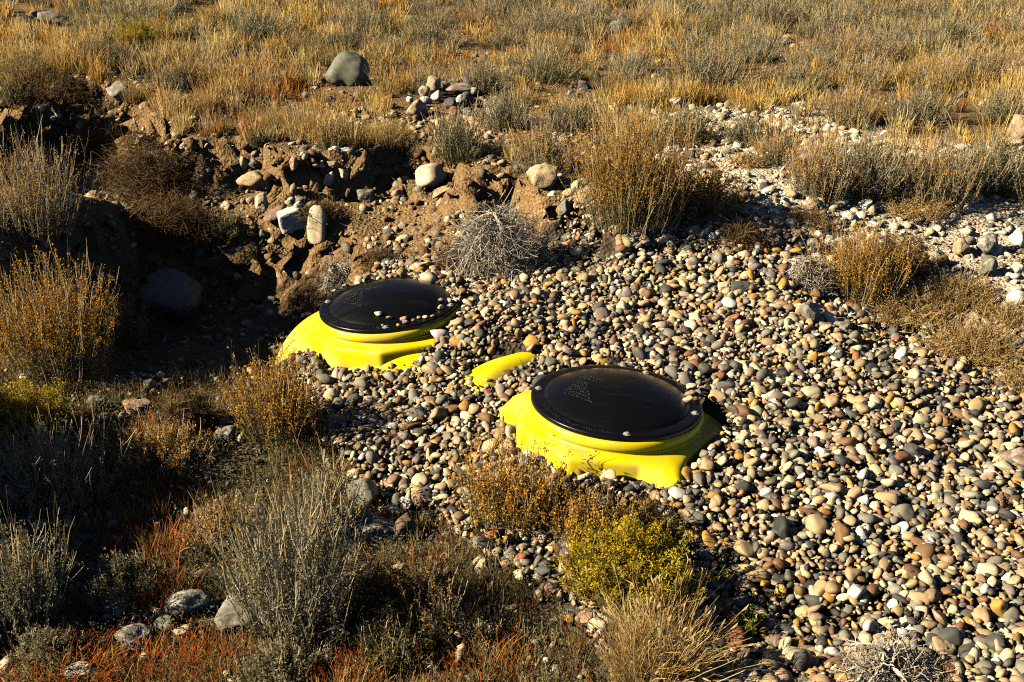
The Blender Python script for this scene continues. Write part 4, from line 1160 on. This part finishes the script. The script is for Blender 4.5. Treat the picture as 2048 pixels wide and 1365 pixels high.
        nt_ = int({'gold': 620, 'rust': 520, 'yellowgrass': 260, 'greengrass': 26}[kind] * ns)
        for (ca, cb, fr, hs_) in mixes:
            n = int(nt_ * fr) + 2
            u = np.sqrt(rg.random(n)) * (.9 if kind == 'rust' else .55); az = rg.uniform(0, 6.28, n)
            cl_ = np.stack([np.cos(az) * u * r, np.sin(az) * u * r, -.01 * np.ones(n)], -1)
            cl_ += rg.normal(size=(n, 3)) * np.array([1, 1, 0]) * .01
            lean = rg.normal(size=(n, 3)) * np.array([.22, .22, 0]) + cl_ * np.array([1, 1, 0]) / (r + 1e-6) * min(.9, (r / h) * .55)
            d = unit(lean + np.array([0, 0, 1.]))
            L = h * hs_ * rg.uniform(.3, 1.0, n) * (1 - .35 * u)
            cv = rg.normal(size=(n, 3)) * np.array([.25, .25, .05]) * L[:, None]
            Pt = curve(cl_, d, L, cv - np.array([0, 0, 1.]) * (L * .08)[:, None], 6, .03, rg)
            if hs_ == 1: P1 = Pt
            W = np.linspace(1, .35, 6)[None] * .0014 * rg.uniform(.6, 1.35, (n, 1))
            ms.append(strands(Pt, W, ramp(col_var(rg, ca, n), col_var(rg, cb, n), 6), rg, 2))
        if kind in ('gold', 'yellowgrass'):
            e = P1[::3, -1]; tt = unit(P1[::3, -1] - P1[::3, -2])
            Q = np.stack([e, e + tt * h * .04, e + tt * h * .08 + rg.normal(size=e.shape) * .004], 1)
            ms.append(strands(Q, np.array([[.001, .0026, .0008]]) * np.ones((len(e), 1)), ramp(col_var(rg, STRAW, len(e)), col_var(rg, (.6, .48, .28), len(e)), 3), rg, 2))
        out['blades'] = (*merge(ms), M_GRASS)
    return out

PNAME = {'broom': 'golden_shrub', 'broomgrey': 'twiggy_shrub', 'sage': 'sagebrush', 'sagegreen': 'sagebrush', 'sagetall': 'sagebrush', 'yellow': 'flowering_shrub',
         'dead': 'dead_shrub', 'deadbrown': 'dead_shrub', 'herb': 'herb_mat', 'sprig': 'green_sprig', 'gold': 'grass_clump', 'rust': 'grass_clump',
         'yellowgrass': 'grass_clump', 'greengrass': 'grass_clump'}
PCAT = {'golden_shrub': 'shrub', 'twiggy_shrub': 'shrub', 'sagebrush': 'shrub', 'flowering_shrub': 'shrub', 'dead_shrub': 'dead shrub', 'herb_mat': 'plant', 'green_sprig': 'plant', 'grass_clump': 'grass clump'}

def place_plant(kind, px, py, wpx, hpx, label, seed=None, lod=1.0, group=None, zoff=0, flat=.85):
    p, t = hit(px, py)
    sc = t / FPX
    h = hpx * sc * .95; r = wpx * sc / 2 * .92
    seed = seed or int(px * 3 + py * 5)
    nm = PNAME[kind]
    parts = plant(kind, h, r, seed, lod)
    T = thing(nm, label, PCAT[nm], (p[0], p[1] + r * .15, float(H(p[0], p[1] + r * .15)) + zoff), random.Random(seed).uniform(0, 6.28) if kind not in ('dead',) else 0, group)
    for k, (v, f, c, m) in parts.items():
        obj(k, mesh_np(k, v, f, c, m, smooth=False), T)
    return T

PL = [
 ('broomgrey', 62, 470, 235, 200, "wide grey and golden shrub on the shaded left bank, upper left of the pit", dict(lod=1.3)),
 ('broom', 110, 755, 290, 245, "large upright golden-tipped shrub at the left edge beside the pit", dict(lod=1.6)),
 ('broomgrey', 250, 690, 120, 110, "thin golden twigs reaching into the pit right of the large left shrub", dict(lod=.35)),
 ('sagetall', 100, 1030, 330, 210, "grey long-stemmed shrub at the left edge behind the row of stones", dict(lod=1.1)),
 ('yellow', 62, 880, 170, 115, "yellow-green flowering shrub at the left edge", dict(lod=.9)),
 ('sagetall', 40, 1270, 230, 250, "grey stems of a shrub in the bottom left corner", dict(lod=.8)),
 ('broomgrey', 330, 930, 230, 90, "low grey-green shrub in front of the pit", dict(lod=.9)),
 ('rust', 300, 880, 80, 90, "rusty upright grass tuft at the front edge of the pit", dict(lod=.35)),
 ('deadbrown', 380, 860, 110, 100, "small dead grey twiggy shrub at the front edge of the pit", dict(lod=.6)),
 ('broom', 560, 890, 200, 185, "golden shrub standing in front of the yellow tank shoulder", dict(lod=1.2)),
 ('sagetall', 590, 1290, 300, 350, "tallest grey sagebrush, front left of centre", dict(lod=1.35)),
 ('sagetall', 650, 1080, 200, 170, "grey brush behind the tallest sagebrush beside the wide pale rock", dict(lod=.8)),
 ('broomgrey', 440, 1100, 160, 110, "grey twigs left of the tallest sagebrush", dict(lod=.6)),
 ('rust', 330, 1110, 110, 100, "orange-red grass tuft above the whitish rock, upper one", dict(lod=.6)),
 ('rust', 335, 1210, 130, 110, "orange-red grass tuft right behind the whitish rock, lower one", dict(lod=.8)),
 ('rust', 300, 1375, 300, 110, "broad orange-red grass patch at the bottom left", dict(lod=3.2)),
 ('rust', 110, 1375, 260, 95, "orange-red grass patch in the bottom left corner", dict(lod=2.8)),
 ('rust', 420, 1360, 160, 110, "orange-red grass between the bottom rocks and the tallest sagebrush", dict(lod=1.0)),
 ('rust', 700, 1390, 170, 110, "red grass patch at the bottom, left of centre", dict(lod=.9)),
 ('rust', 990, 1360, 200, 110, "red and grey grass patch at the bottom centre", dict(lod=.8)),
 ('sage', 90, 1330, 160, 90, "low grey-green plant among the red grass in the bottom left corner", dict(lod=.5)),
 ('sage', 240, 1200, 260, 90, "low dark grey-green brush left of the whitish rock", dict(lod=.8)),
 ('sage', 560, 1375, 200, 110, "pale leafy brush below the tallest sagebrush", dict(lod=.8)),
 ('sagegreen', 780, 1330, 190, 120, "sparse dark brush in shade at the bottom, left of centre", dict(lod=.6)),
 ('deadbrown', 760, 1250, 200, 150, "dark dead brush in the shaded front centre", dict(lod=.8)),
 ('broomgrey', 880, 1280, 150, 170, "few bare grey stalks standing in the shaded front centre", dict(lod=.12)),
 ('sage', 960, 1300, 190, 70, "low grey leafy plant in front of the bare stalks", dict(lod=.5)),
 ('broom', 1020, 1070, 220, 200, "golden shrub in front of the near lid, left one", dict(lod=.85)),
 ('broom', 1175, 1110, 190, 150, "golden shrub in front of the near lid, right one", dict(lod=.7)),
 ('deadbrown', 1300, 1090, 170, 110, "thin bare twigs beside the yellow buttress of the near lid", dict(lod=.25)),
 ('yellow', 1255, 1215, 320, 170, "yellow-green flowering shrub low in the front, right of centre", dict(lod=2.0)),
 ('gold', 1310, 1390, 270, 250, "tall pale golden grass clump at the bottom, right of centre", dict(lod=3.0)),
 ('gold', 1270, 1300, 170, 210, "golden grass rising through the yellow-green shrub", dict(lod=.5)),
 ('sprig', 1490, 1290, 90, 95, "fresh green sprig on the shaded gravel at the bottom", {}),
 ('dead', 1790, 1385, 260, 90, "low grey dead twigs at the bottom right", dict(lod=.7)),
 ('gold', 1800, 1395, 150, 110, "thin olive grass in the dead twigs at the bottom right", dict(lod=.35)),
 ('greengrass', 415, 1010, 60, 90, "few upright green grass blades in the dark gap left of centre", {}),
 ('greengrass', 225, 1090, 40, 50, "small green grass sprout by the row of stones", {}),
 ('greengrass', 1030, 1200, 70, 90, "few upright green grass blades in the front centre", {}),
 ('rust', 325, 1010, 30, 90, "thin dark red grass stalks in the shade at left", dict(lod=.05)),
 # bank and hollow
 ('deadbrown', 130, 250, 200, 60, "dark dead twigs hanging over the left bank face", dict(lod=.8)),
 ('sagegreen', 30, 235, 110, 60, "dark grey-green leafy shrub on the left bank at the picture edge", dict(lod=.7)),
 ('deadbrown', 40, 320, 180, 80, "dark dead brush below the left bank behind the grey and golden shrub", dict(lod=.9)),
 ('deadbrown', 200, 330, 160, 90, "dark dead brush in the shade left of the hollow", dict(lod=.9)),
 ('sagegreen', 520, 300, 60, 40, "tiny green tuft on the lip of the lit bank", dict(lod=.3)),
 ('sage', 350, 180, 130, 60, "grey brush in the grass above the bank at left", dict(lod=.7)),
 ('sage', 190, 130, 150, 60, "grey twiggy brush in the upper left field below the yellow-green shrub", dict(lod=.8)),
 ('gold', 50, 180, 150, 70, "golden grass clump above the left bank at the picture edge", dict(lod=.9)),
 ('deadbrown', 640, 440, 120, 40, "thin roots and dry litter on the lit bank slope", dict(lod=.3)),
 ('deadbrown', 290, 400, 230, 150, "dark dead shrub filling the hollow below the bank, upper one", dict(lod=1.3)),
 ('deadbrown', 330, 500, 220, 120, "brown dead shrub hanging over the shaded pit, lower one", dict(lod=1.3)),
 ('sagegreen', 450, 490, 110, 60, "small dark green leafy plant at the edge of the pit shade", dict(lod=.4)),
 ('dead', 1010, 548, 215, 150, "pale grey dead tumbleweed with curved branches at the bank foot", dict(lod=1.4)),
 ('deadbrown', 920, 545, 130, 80, "brown dead twigs left of the pale tumbleweed", dict(lod=.5)),
 ('dead', 685, 590, 90, 66, "dry grey weed clump behind the left of the far lid", dict(lod=.5)),
 ('deadbrown', 760, 545, 110, 60, "brown dry litter of twigs on the lit slope above the far lid", dict(lod=.4)),
 ('sagegreen', 915, 340, 160, 110, "dark green shrub with golden spikes on the bank edge below the stone heap", dict(lod=1.0)),
 ('broomgrey', 905, 325, 130, 110, "golden spikes rising on the bank edge in front of the stone heap", dict(lod=.4)),
 ('broomgrey', 1085, 345, 170, 115, "grey-green shrub on the bank edge right of the stone heap", dict(lod=.9)),
 ('sage', 1010, 260, 150, 90, "grey shrub right beside the stone heap", dict(lod=.8)),
 ('sage', 960, 185, 160, 70, "pale grey shrub behind the stone heap", dict(lod=.8)),
 ('sage', 1130, 265, 160, 80, "dark grey shrub between the stone heap and the big golden shrub", dict(lod=.7)),
 ('broom', 1255, 460, 260, 220, "biggest golden shrub, at the head of the gravel bed", dict(lod=2.0)),
 ('broom', 1330, 450, 180, 150, "dense golden right half of the biggest shrub cluster", dict(lod=1.1)),
 ('broom', 1425, 440, 110, 110, "smaller golden shrub right of the biggest one", dict(lod=.6)),
 ('deadbrown', 1480, 500, 130, 60, "pale spiky twigs on the gravel head below the golden shrubs", dict(lod=.4)),
 ('sage', 1370, 285, 160, 80, "pale grey-green sagebrush behind the biggest golden shrub", dict(lod=.8)),
 ('broomgrey', 1240, 290, 140, 80, "grey shrub behind the left side of the biggest golden shrub", dict(lod=.6)),
 ('broom', 1715, 605, 210, 155, "round golden shrub on the pale slope right of the gravel", dict(lod=1.4)),
 ('deadbrown', 1800, 560, 150, 110, "dark brown twiggy shrub touching the right of the round golden shrub", dict(lod=.8)),
 ('dead', 1625, 585, 110, 80, "pale dry twigs on the left of the round golden shrub", dict(lod=.5)),
 ('herb', 1810, 640, 230, 70, "amber herb mat below the round golden shrub", dict(lod=1.4)),
 ('herb', 1930, 610, 160, 60, "amber herb mat right of the round golden shrub", dict(lod=1.0)),
 ('herb', 1960, 720, 200, 80, "large amber herb mat at the right edge of the gravel", dict(lod=1.4)),
 ('herb', 2040, 790, 90, 60, "small amber herb mat cut by the right picture edge", dict(lod=.6)),
 ('herb', 2010, 650, 120, 50, "thin amber herb mat below the white boulder at the right", dict(lod=.5)),
 ('herb', 1610, 450, 120, 30, "thin dry herb mat on the upper pale slope", dict(lod=.4)),
 ('herb', 1830, 430, 160, 50, "dry brown herb mat under the grey shrubs", dict(lod=.7)),
 ('herb', 1500, 330, 100, 30, "tiny dry herb mat among the white rubble", dict(lod=.3)),
 ('broomgrey', 1640, 395, 160, 125, "grey-gold shrub at the left of the grey thicket on the right", dict(lod=1.7)),
 ('sage', 1745, 400, 180, 140, "silver grey twiggy shrub in the middle of the grey thicket", dict(lod=1.5)),
 ('broomgrey', 1870, 405, 200, 135, "brown and grey shrub in the right part of the grey thicket", dict(lod=1.8)),
 ('sage', 1985, 390, 170, 130, "silver grey shrub nearest the right edge in the grey thicket", dict(lod=1.8)),
 ('sage', 2080, 420, 140, 120, "grey shrub cut by the right picture edge", dict(lod=.8)),
 ('broomgrey', 1560, 330, 110, 80, "short grey-gold shrub left behind the grey thicket", dict(lod=.6)),
 ('sage', 1490, 290, 110, 70, "pale grey shrub on the left of the white rubble strip", dict(lod=.6)),
 ('gold', 1525, 305, 80, 50, "golden grass clump in front of the white rubble strip", dict(lod=.5)),
 ('broomgrey', 1700, 250, 170, 90, "golden-brown shrub behind the white rubble strip", dict(lod=.8)),
 ('sage', 1840, 250, 170, 90, "dark grey shrub behind the grey thicket", dict(lod=.8)),
 ('broomgrey', 1890, 185, 180, 80, "tall grey-brown stalks of a shrub near the upper right", dict(lod=.8)),
 ('sage', 2000, 250, 150, 90, "grey shrub below the pale rock at the upper right edge", dict(lod=.7)),
 ('yellow', 277, 108, 92, 72, "round yellow-green shrub in the grass at upper left", dict(lod=.9)),
 ('yellowgrass', 1440, 130, 80, 60, "bright yellow-green tall grass clump at upper right, left one", dict(lod=.8)),
 ('yellowgrass', 1490, 100, 90, 60, "bright yellow-green tall grass clump at upper right, right one", dict(lod=.8)),
 ('yellowgrass', 1045, 45, 60, 45, "yellow-green grass clump at the top centre", dict(lod=.5)),
 ('gold', 540, 255, 170, 80, "golden grass clump on the bank edge left of centre", dict(lod=1.0)),
 ('gold', 620, 275, 170, 90, "tall golden grass clump on the bank edge above the lit earth", dict(lod=1.2)),
 ('gold', 390, 235, 120, 75, "golden grass clump on the bank edge above the dead shrub", dict(lod=.9)),
 ('gold', 270, 200, 90, 60, "bright golden grass clump behind the wedge-shaped rock", dict(lod=.8)),
 ('gold', 770, 290, 150, 70, "golden grass clump on the bank edge above the shaded wall", dict(lod=1.0)),
 ('broomgrey', 660, 300, 90, 70, "grey-green bush at the right of the tall golden clump", dict(lod=.5)),
 ('gold', 1025, 100, 50, 30, "golden grass clump below the dark bush at top centre", dict(lod=.4)),
]
for kind, px, py, wp, hp, lab, ex in PL:
    place_plant(kind, px, py, wp, hp, lab, **ex)

# copies of far shrubs: dense scrub toward the top right, loose brush elsewhere
def copy_tree(o, loc, rz, s):
    c = o.copy(); COL.objects.link(c); c.location = loc; c.rotation_euler = (0, 0, rz); c.scale = s
    for ch in o.children:
        d = ch.copy(); COL.objects.link(d); d.parent = c
    return c

rs = random.Random(5)
fars = []
for i in range(5):
    parts = plant(['sage', 'sagegreen', 'sage', 'broomgrey', 'sagegreen'][i], .36, .34, 700 + i, 1.0)
    T = thing('sagebrush', "", 'shrub', (0, 0, 0))
    for k, (v, f, c, m) in parts.items(): obj(k, mesh_np(k, v, f, c, m, smooth=False), T)
    fars.append([T, False, i])
cnt = 0; tries = 0; placed = []
KIND = ['silver grey', 'dark green-grey', 'pale grey', 'grey-brown stalky', 'dark green-grey']
while cnt < 210 and tries < 12000:
    tries += 1
    X = rs.uniform(-7.5, 8.5); Y = rs.uniform(8.2, 16.5)
    px = 1024 + FPX * X / (Y * math.cos(R(PITCH)) + (CAMH - .4) * math.sin(R(PITCH)))
    py = 682.5 + FPX * math.tan(math.atan2(CAMH - .4, Y) - R(PITCH))
    if (py > 215 and px > 1300) or px < -150 or px > 2200 or py < -90: continue
    if 1400 < px < 1700 and 190 < py: continue
    dn = .04 + .96 * float(sst(900, 1500, px)) * float(sst(190, 90, py)) + .12 * (700 < px < 1300)
    if rs.random() > dn: continue
    if any((X - a) ** 2 + (Y - b) ** 2 < .42 ** 2 for a, b in placed): continue
    if abs(px - 1245) < 50 and 50 < py < 130: continue
    if abs(px - 690) < 90 and 150 < py < 240: continue
    placed.append((X, Y))
    e = rs.choice(fars)
    s = rs.uniform(.7, 1.25); loc = (X, Y, float(H(X, Y)) - .01)
    sc = (s * rs.uniform(.9, 1.3), s * rs.uniform(.9, 1.2), s * rs.uniform(.55, .9))
    if not e[1]:
        o = e[0]; o.location = loc; o.scale = sc; e[1] = True
    else: o = copy_tree(e[0], loc, rs.uniform(0, 6.28), sc)
    zone = ("in the dense scrub at the top right" if px > 1500 else "near the top, right of centre" if px > 1000 else "in the far grass near the top centre" if px > 550 else "in the far grass at the top left") if py < 110 else \
           ("in the upper right scrub above the grey thicket" if px > 1400 else "in the grass beyond the stone heap" if px > 700 else "in the grass of the upper left field")
    sz = "small" if s < .9 else ("large" if s > 1.1 else "medium")
    tag(o, "%s %s sagebrush %s" % (sz, KIND[e[2]], zone), 'shrub', "%s %s sagebrush %s" % (sz, KIND[e[2]], zone))
    cnt += 1
for e in fars:
    if not e[1]:
        for ch in list(e[0].children): bpy.data.objects.remove(ch)
        bpy.data.objects.remove(e[0])

# ------------------------------------------------------------------ field grass (ground cover)
def grass_field(name, label, pts, hs, rs_, cols, blades, seed, wid=.0016):
    rg = np.random.default_rng(seed)
    n = len(pts)
    nb = n * blades
    i = np.repeat(np.arange(n), blades)
    az = rg.uniform(0, 6.28, nb); q = rg.random(nb) ** .7
    hd = np.stack([np.cos(az), np.sin(az), np.zeros(nb)], -1)
    base = pts[i] + hd * (rs_[i] * q * .5)[:, None]
    tl = q * .38 + .02
    d = hd * np.sin(tl)[:, None] + np.array([0, 0, 1.]) * np.cos(tl)[:, None]
    L = hs[i] * rg.uniform(.4, 1.0, nb)
    Pt = curve(base, d, L, rg.normal(size=(nb, 3)) * (L * .12)[:, None], 4, .04, rg)
    dist = np.hypot(base[:, 0], base[:, 1])
    W = np.array([[1, .9, .7, .45]]) * (wid * np.clip(dist / 6, 1, 2.2) * rg.uniform(.7, 1.4, nb))[:, None]
    c = cols[i] * rg.uniform(.75, 1.25, (nb, 1))
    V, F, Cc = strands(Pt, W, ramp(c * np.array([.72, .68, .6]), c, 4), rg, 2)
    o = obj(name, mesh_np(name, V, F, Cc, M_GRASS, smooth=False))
    return tag(o, label, "grass", kind="stuff")

def field_points(n, seed):
    rg = np.random.default_rng(seed)
    Y = 6.5 + 10.5 * rg.random(n) ** 1.15; X = rg.uniform(-1, 1, n) * (2.5 + Y * .48)
    ye = np.interp(X, BANK[:, 0], BANK[:, 1])
    k = Y > ye + .03
    pm = pale_mask(X, Y)
    k &= rg.random(n) > pm * .93
    gap = fbm2(X, Y, .9, 3, 88)
    k &= gap < .16 + .30 * rg.random(n)
    k &= (fbm2(X, Y, 2.6, 2, 188) > .08) | (rg.random(n) < .07)
    far_r = sst(.05, .45, X / Y) * sst(9, 12.5, Y)
    k &= rg.random(n) > far_r * .85
    for (a, b, w) in [(694, 172, .32), (1245, 70, .3), (102, 54, .4), (920, 200, .42), (833, 236, .22)]:
        p, t = hit(a, b)
        k &= ~((np.abs(X - p[0]) < w * .75) & (Y > p[1] - .45) & (Y < p[1] + .25))
    return X[k], Y[k], rg
X, Y, rg = field_points(19000, 501)
t1 = fbm2(X, Y, .55, 3, 95)[:, None]; t2 = fbm2(X, Y, 1.5, 3, 96)[:, None]
cols = np.array(GOLD) + (np.array([.40, .155, .035]) - np.array(GOLD)) * sst(-.05, .40, t1) * .9
cols = cols + (np.array([.52, .40, .12]) - cols) * sst(.1, .5, t2) * .8
cols = cols + (np.array([.30, .255, .10]) - cols) * sst(.1, .5, -t2) * .7
rq = np.random.default_rng(3)
alt = np.array([GOLD, (.40, .22, .06), (.30, .26, .10), (.60, .48, .24), (.42, .16, .05), (.40, .35, .23)])[rq.choice(6, len(X), p=[.28, .12, .17, .23, .08, .12])]
cols = (cols * .4 + alt * .6) * rq.uniform(.7, 1.25, (len(X), 1))
Z = H(X, Y)
hs = np.clip(.145 + .08 * fbm2(X, Y, .8, 3, 97) + rg.normal(0, .045, len(X)), .04, .30)
grass_field("golden_grass", "tufts of golden and rusty dry grass covering the field beyond the bank", np.stack([X, Y, Z - .01], -1), hs, rg.uniform(.05, .13, len(X)), cols * np.array([1.5, 1.58, 1.62]), 52, 502)

# sparse dry grass, litter and small leafy growth on the near ground at the left
rg = np.random.default_rng(611)
X = rg.uniform(-2.6, 1.1, 3400); Y = rg.uniform(1.7, 4.4, 3400)
k = (~in_poly(X, Y, GRAVEL)) & (fbm2(X, Y, 1.8, 3, 98) > -.2)
X, Y = X[k], Y[k]
cl = np.array([[.40, .12, .02], [.42, .27, .10], [.30, .26, .12], [.48, .38, .2]])[rg.choice(4, len(X), p=[.15, .25, .3, .3])]
grass_field("short_grass", "short rusty and grey grass scattered over the near dark soil", np.stack([X, Y, H(X, Y) - .005], -1), rg.uniform(.03, .09, len(X)), rg.uniform(.05, .14, len(X)), cl, 34, 612, .0011)

def litter(name, label, n, reg, keep, cs, seed, l0=.02, l1=.09, w=.0012):
    rg = np.random.default_rng(seed)
    X = rg.uniform(reg[0], reg[1], n); Y = rg.uniform(reg[2], reg[3], n)
    k = keep(X, Y) > rg.random(n); X, Y = X[k], Y[k]; n = len(X)
    az = rg.uniform(0, 6.28, n)
    d = np.stack([np.cos(az), np.sin(az), rg.uniform(-.05, .45, n)], -1)
    base = np.stack([X, Y, H(X, Y) + rg.uniform(.005, .035, n)], -1)
    L = l0 + (l1 - l0) * rg.random(n) ** 2
    Pt = curve(base, d, L, rg.normal(size=(n, 3)) * (L * .2)[:, None], 5, .06, rg)
    c = np.array(cs)[rg.integers(0, len(cs), n)] * rg.uniform(.7, 1.2, (n, 1))
    m = strands(Pt, np.array([[1, .9, .8, .6, .4]]) * w * rg.uniform(.6, 1.5, (n, 1)), ramp(c, c, 5), rg, 2)
    o = obj(name, mesh_np(name, *m, M_STEM, smooth=False))
    return tag(o, label, "litter", kind="stuff")
litter("twig_litter", "dry twigs and straw lying on the soil and between the pebbles", 9000, (-4, 4, 1.8, 8.5),
       lambda x, y: np.where(in_poly(x, y, GRAVEL), .10, .55), [GREYTW, STRAW, BROWNTW, (.45, .30, .12)], 621)

# low ground-hugging leafy cover on the near soil
rg = np.random.default_rng(631)
X = rg.uniform(-2.6, .9, 110000); Y = rg.uniform(1.8, 4.3, 110000)
k = (~in_poly(X, Y, GRAVEL)) & (fbm2(X, Y, 2.4, 3, 99) > -.03)
X, Y = X[k], Y[k]
q = np.stack([X, Y, H(X, Y) + rg.random(len(X)) ** 1.5 * .06], -1)
o = obj("leafy_cover", mesh_np("leafy_cover", *flakes(q, rg.uniform(.002, .0045, len(q)), col_var(rg, (.22, .23, .13), len(q), .45), rg), M_LEAF, smooth=False))
tag(o, "low grey-green leaves covering the near soil between the shrubs", "ground cover", kind="stuff")
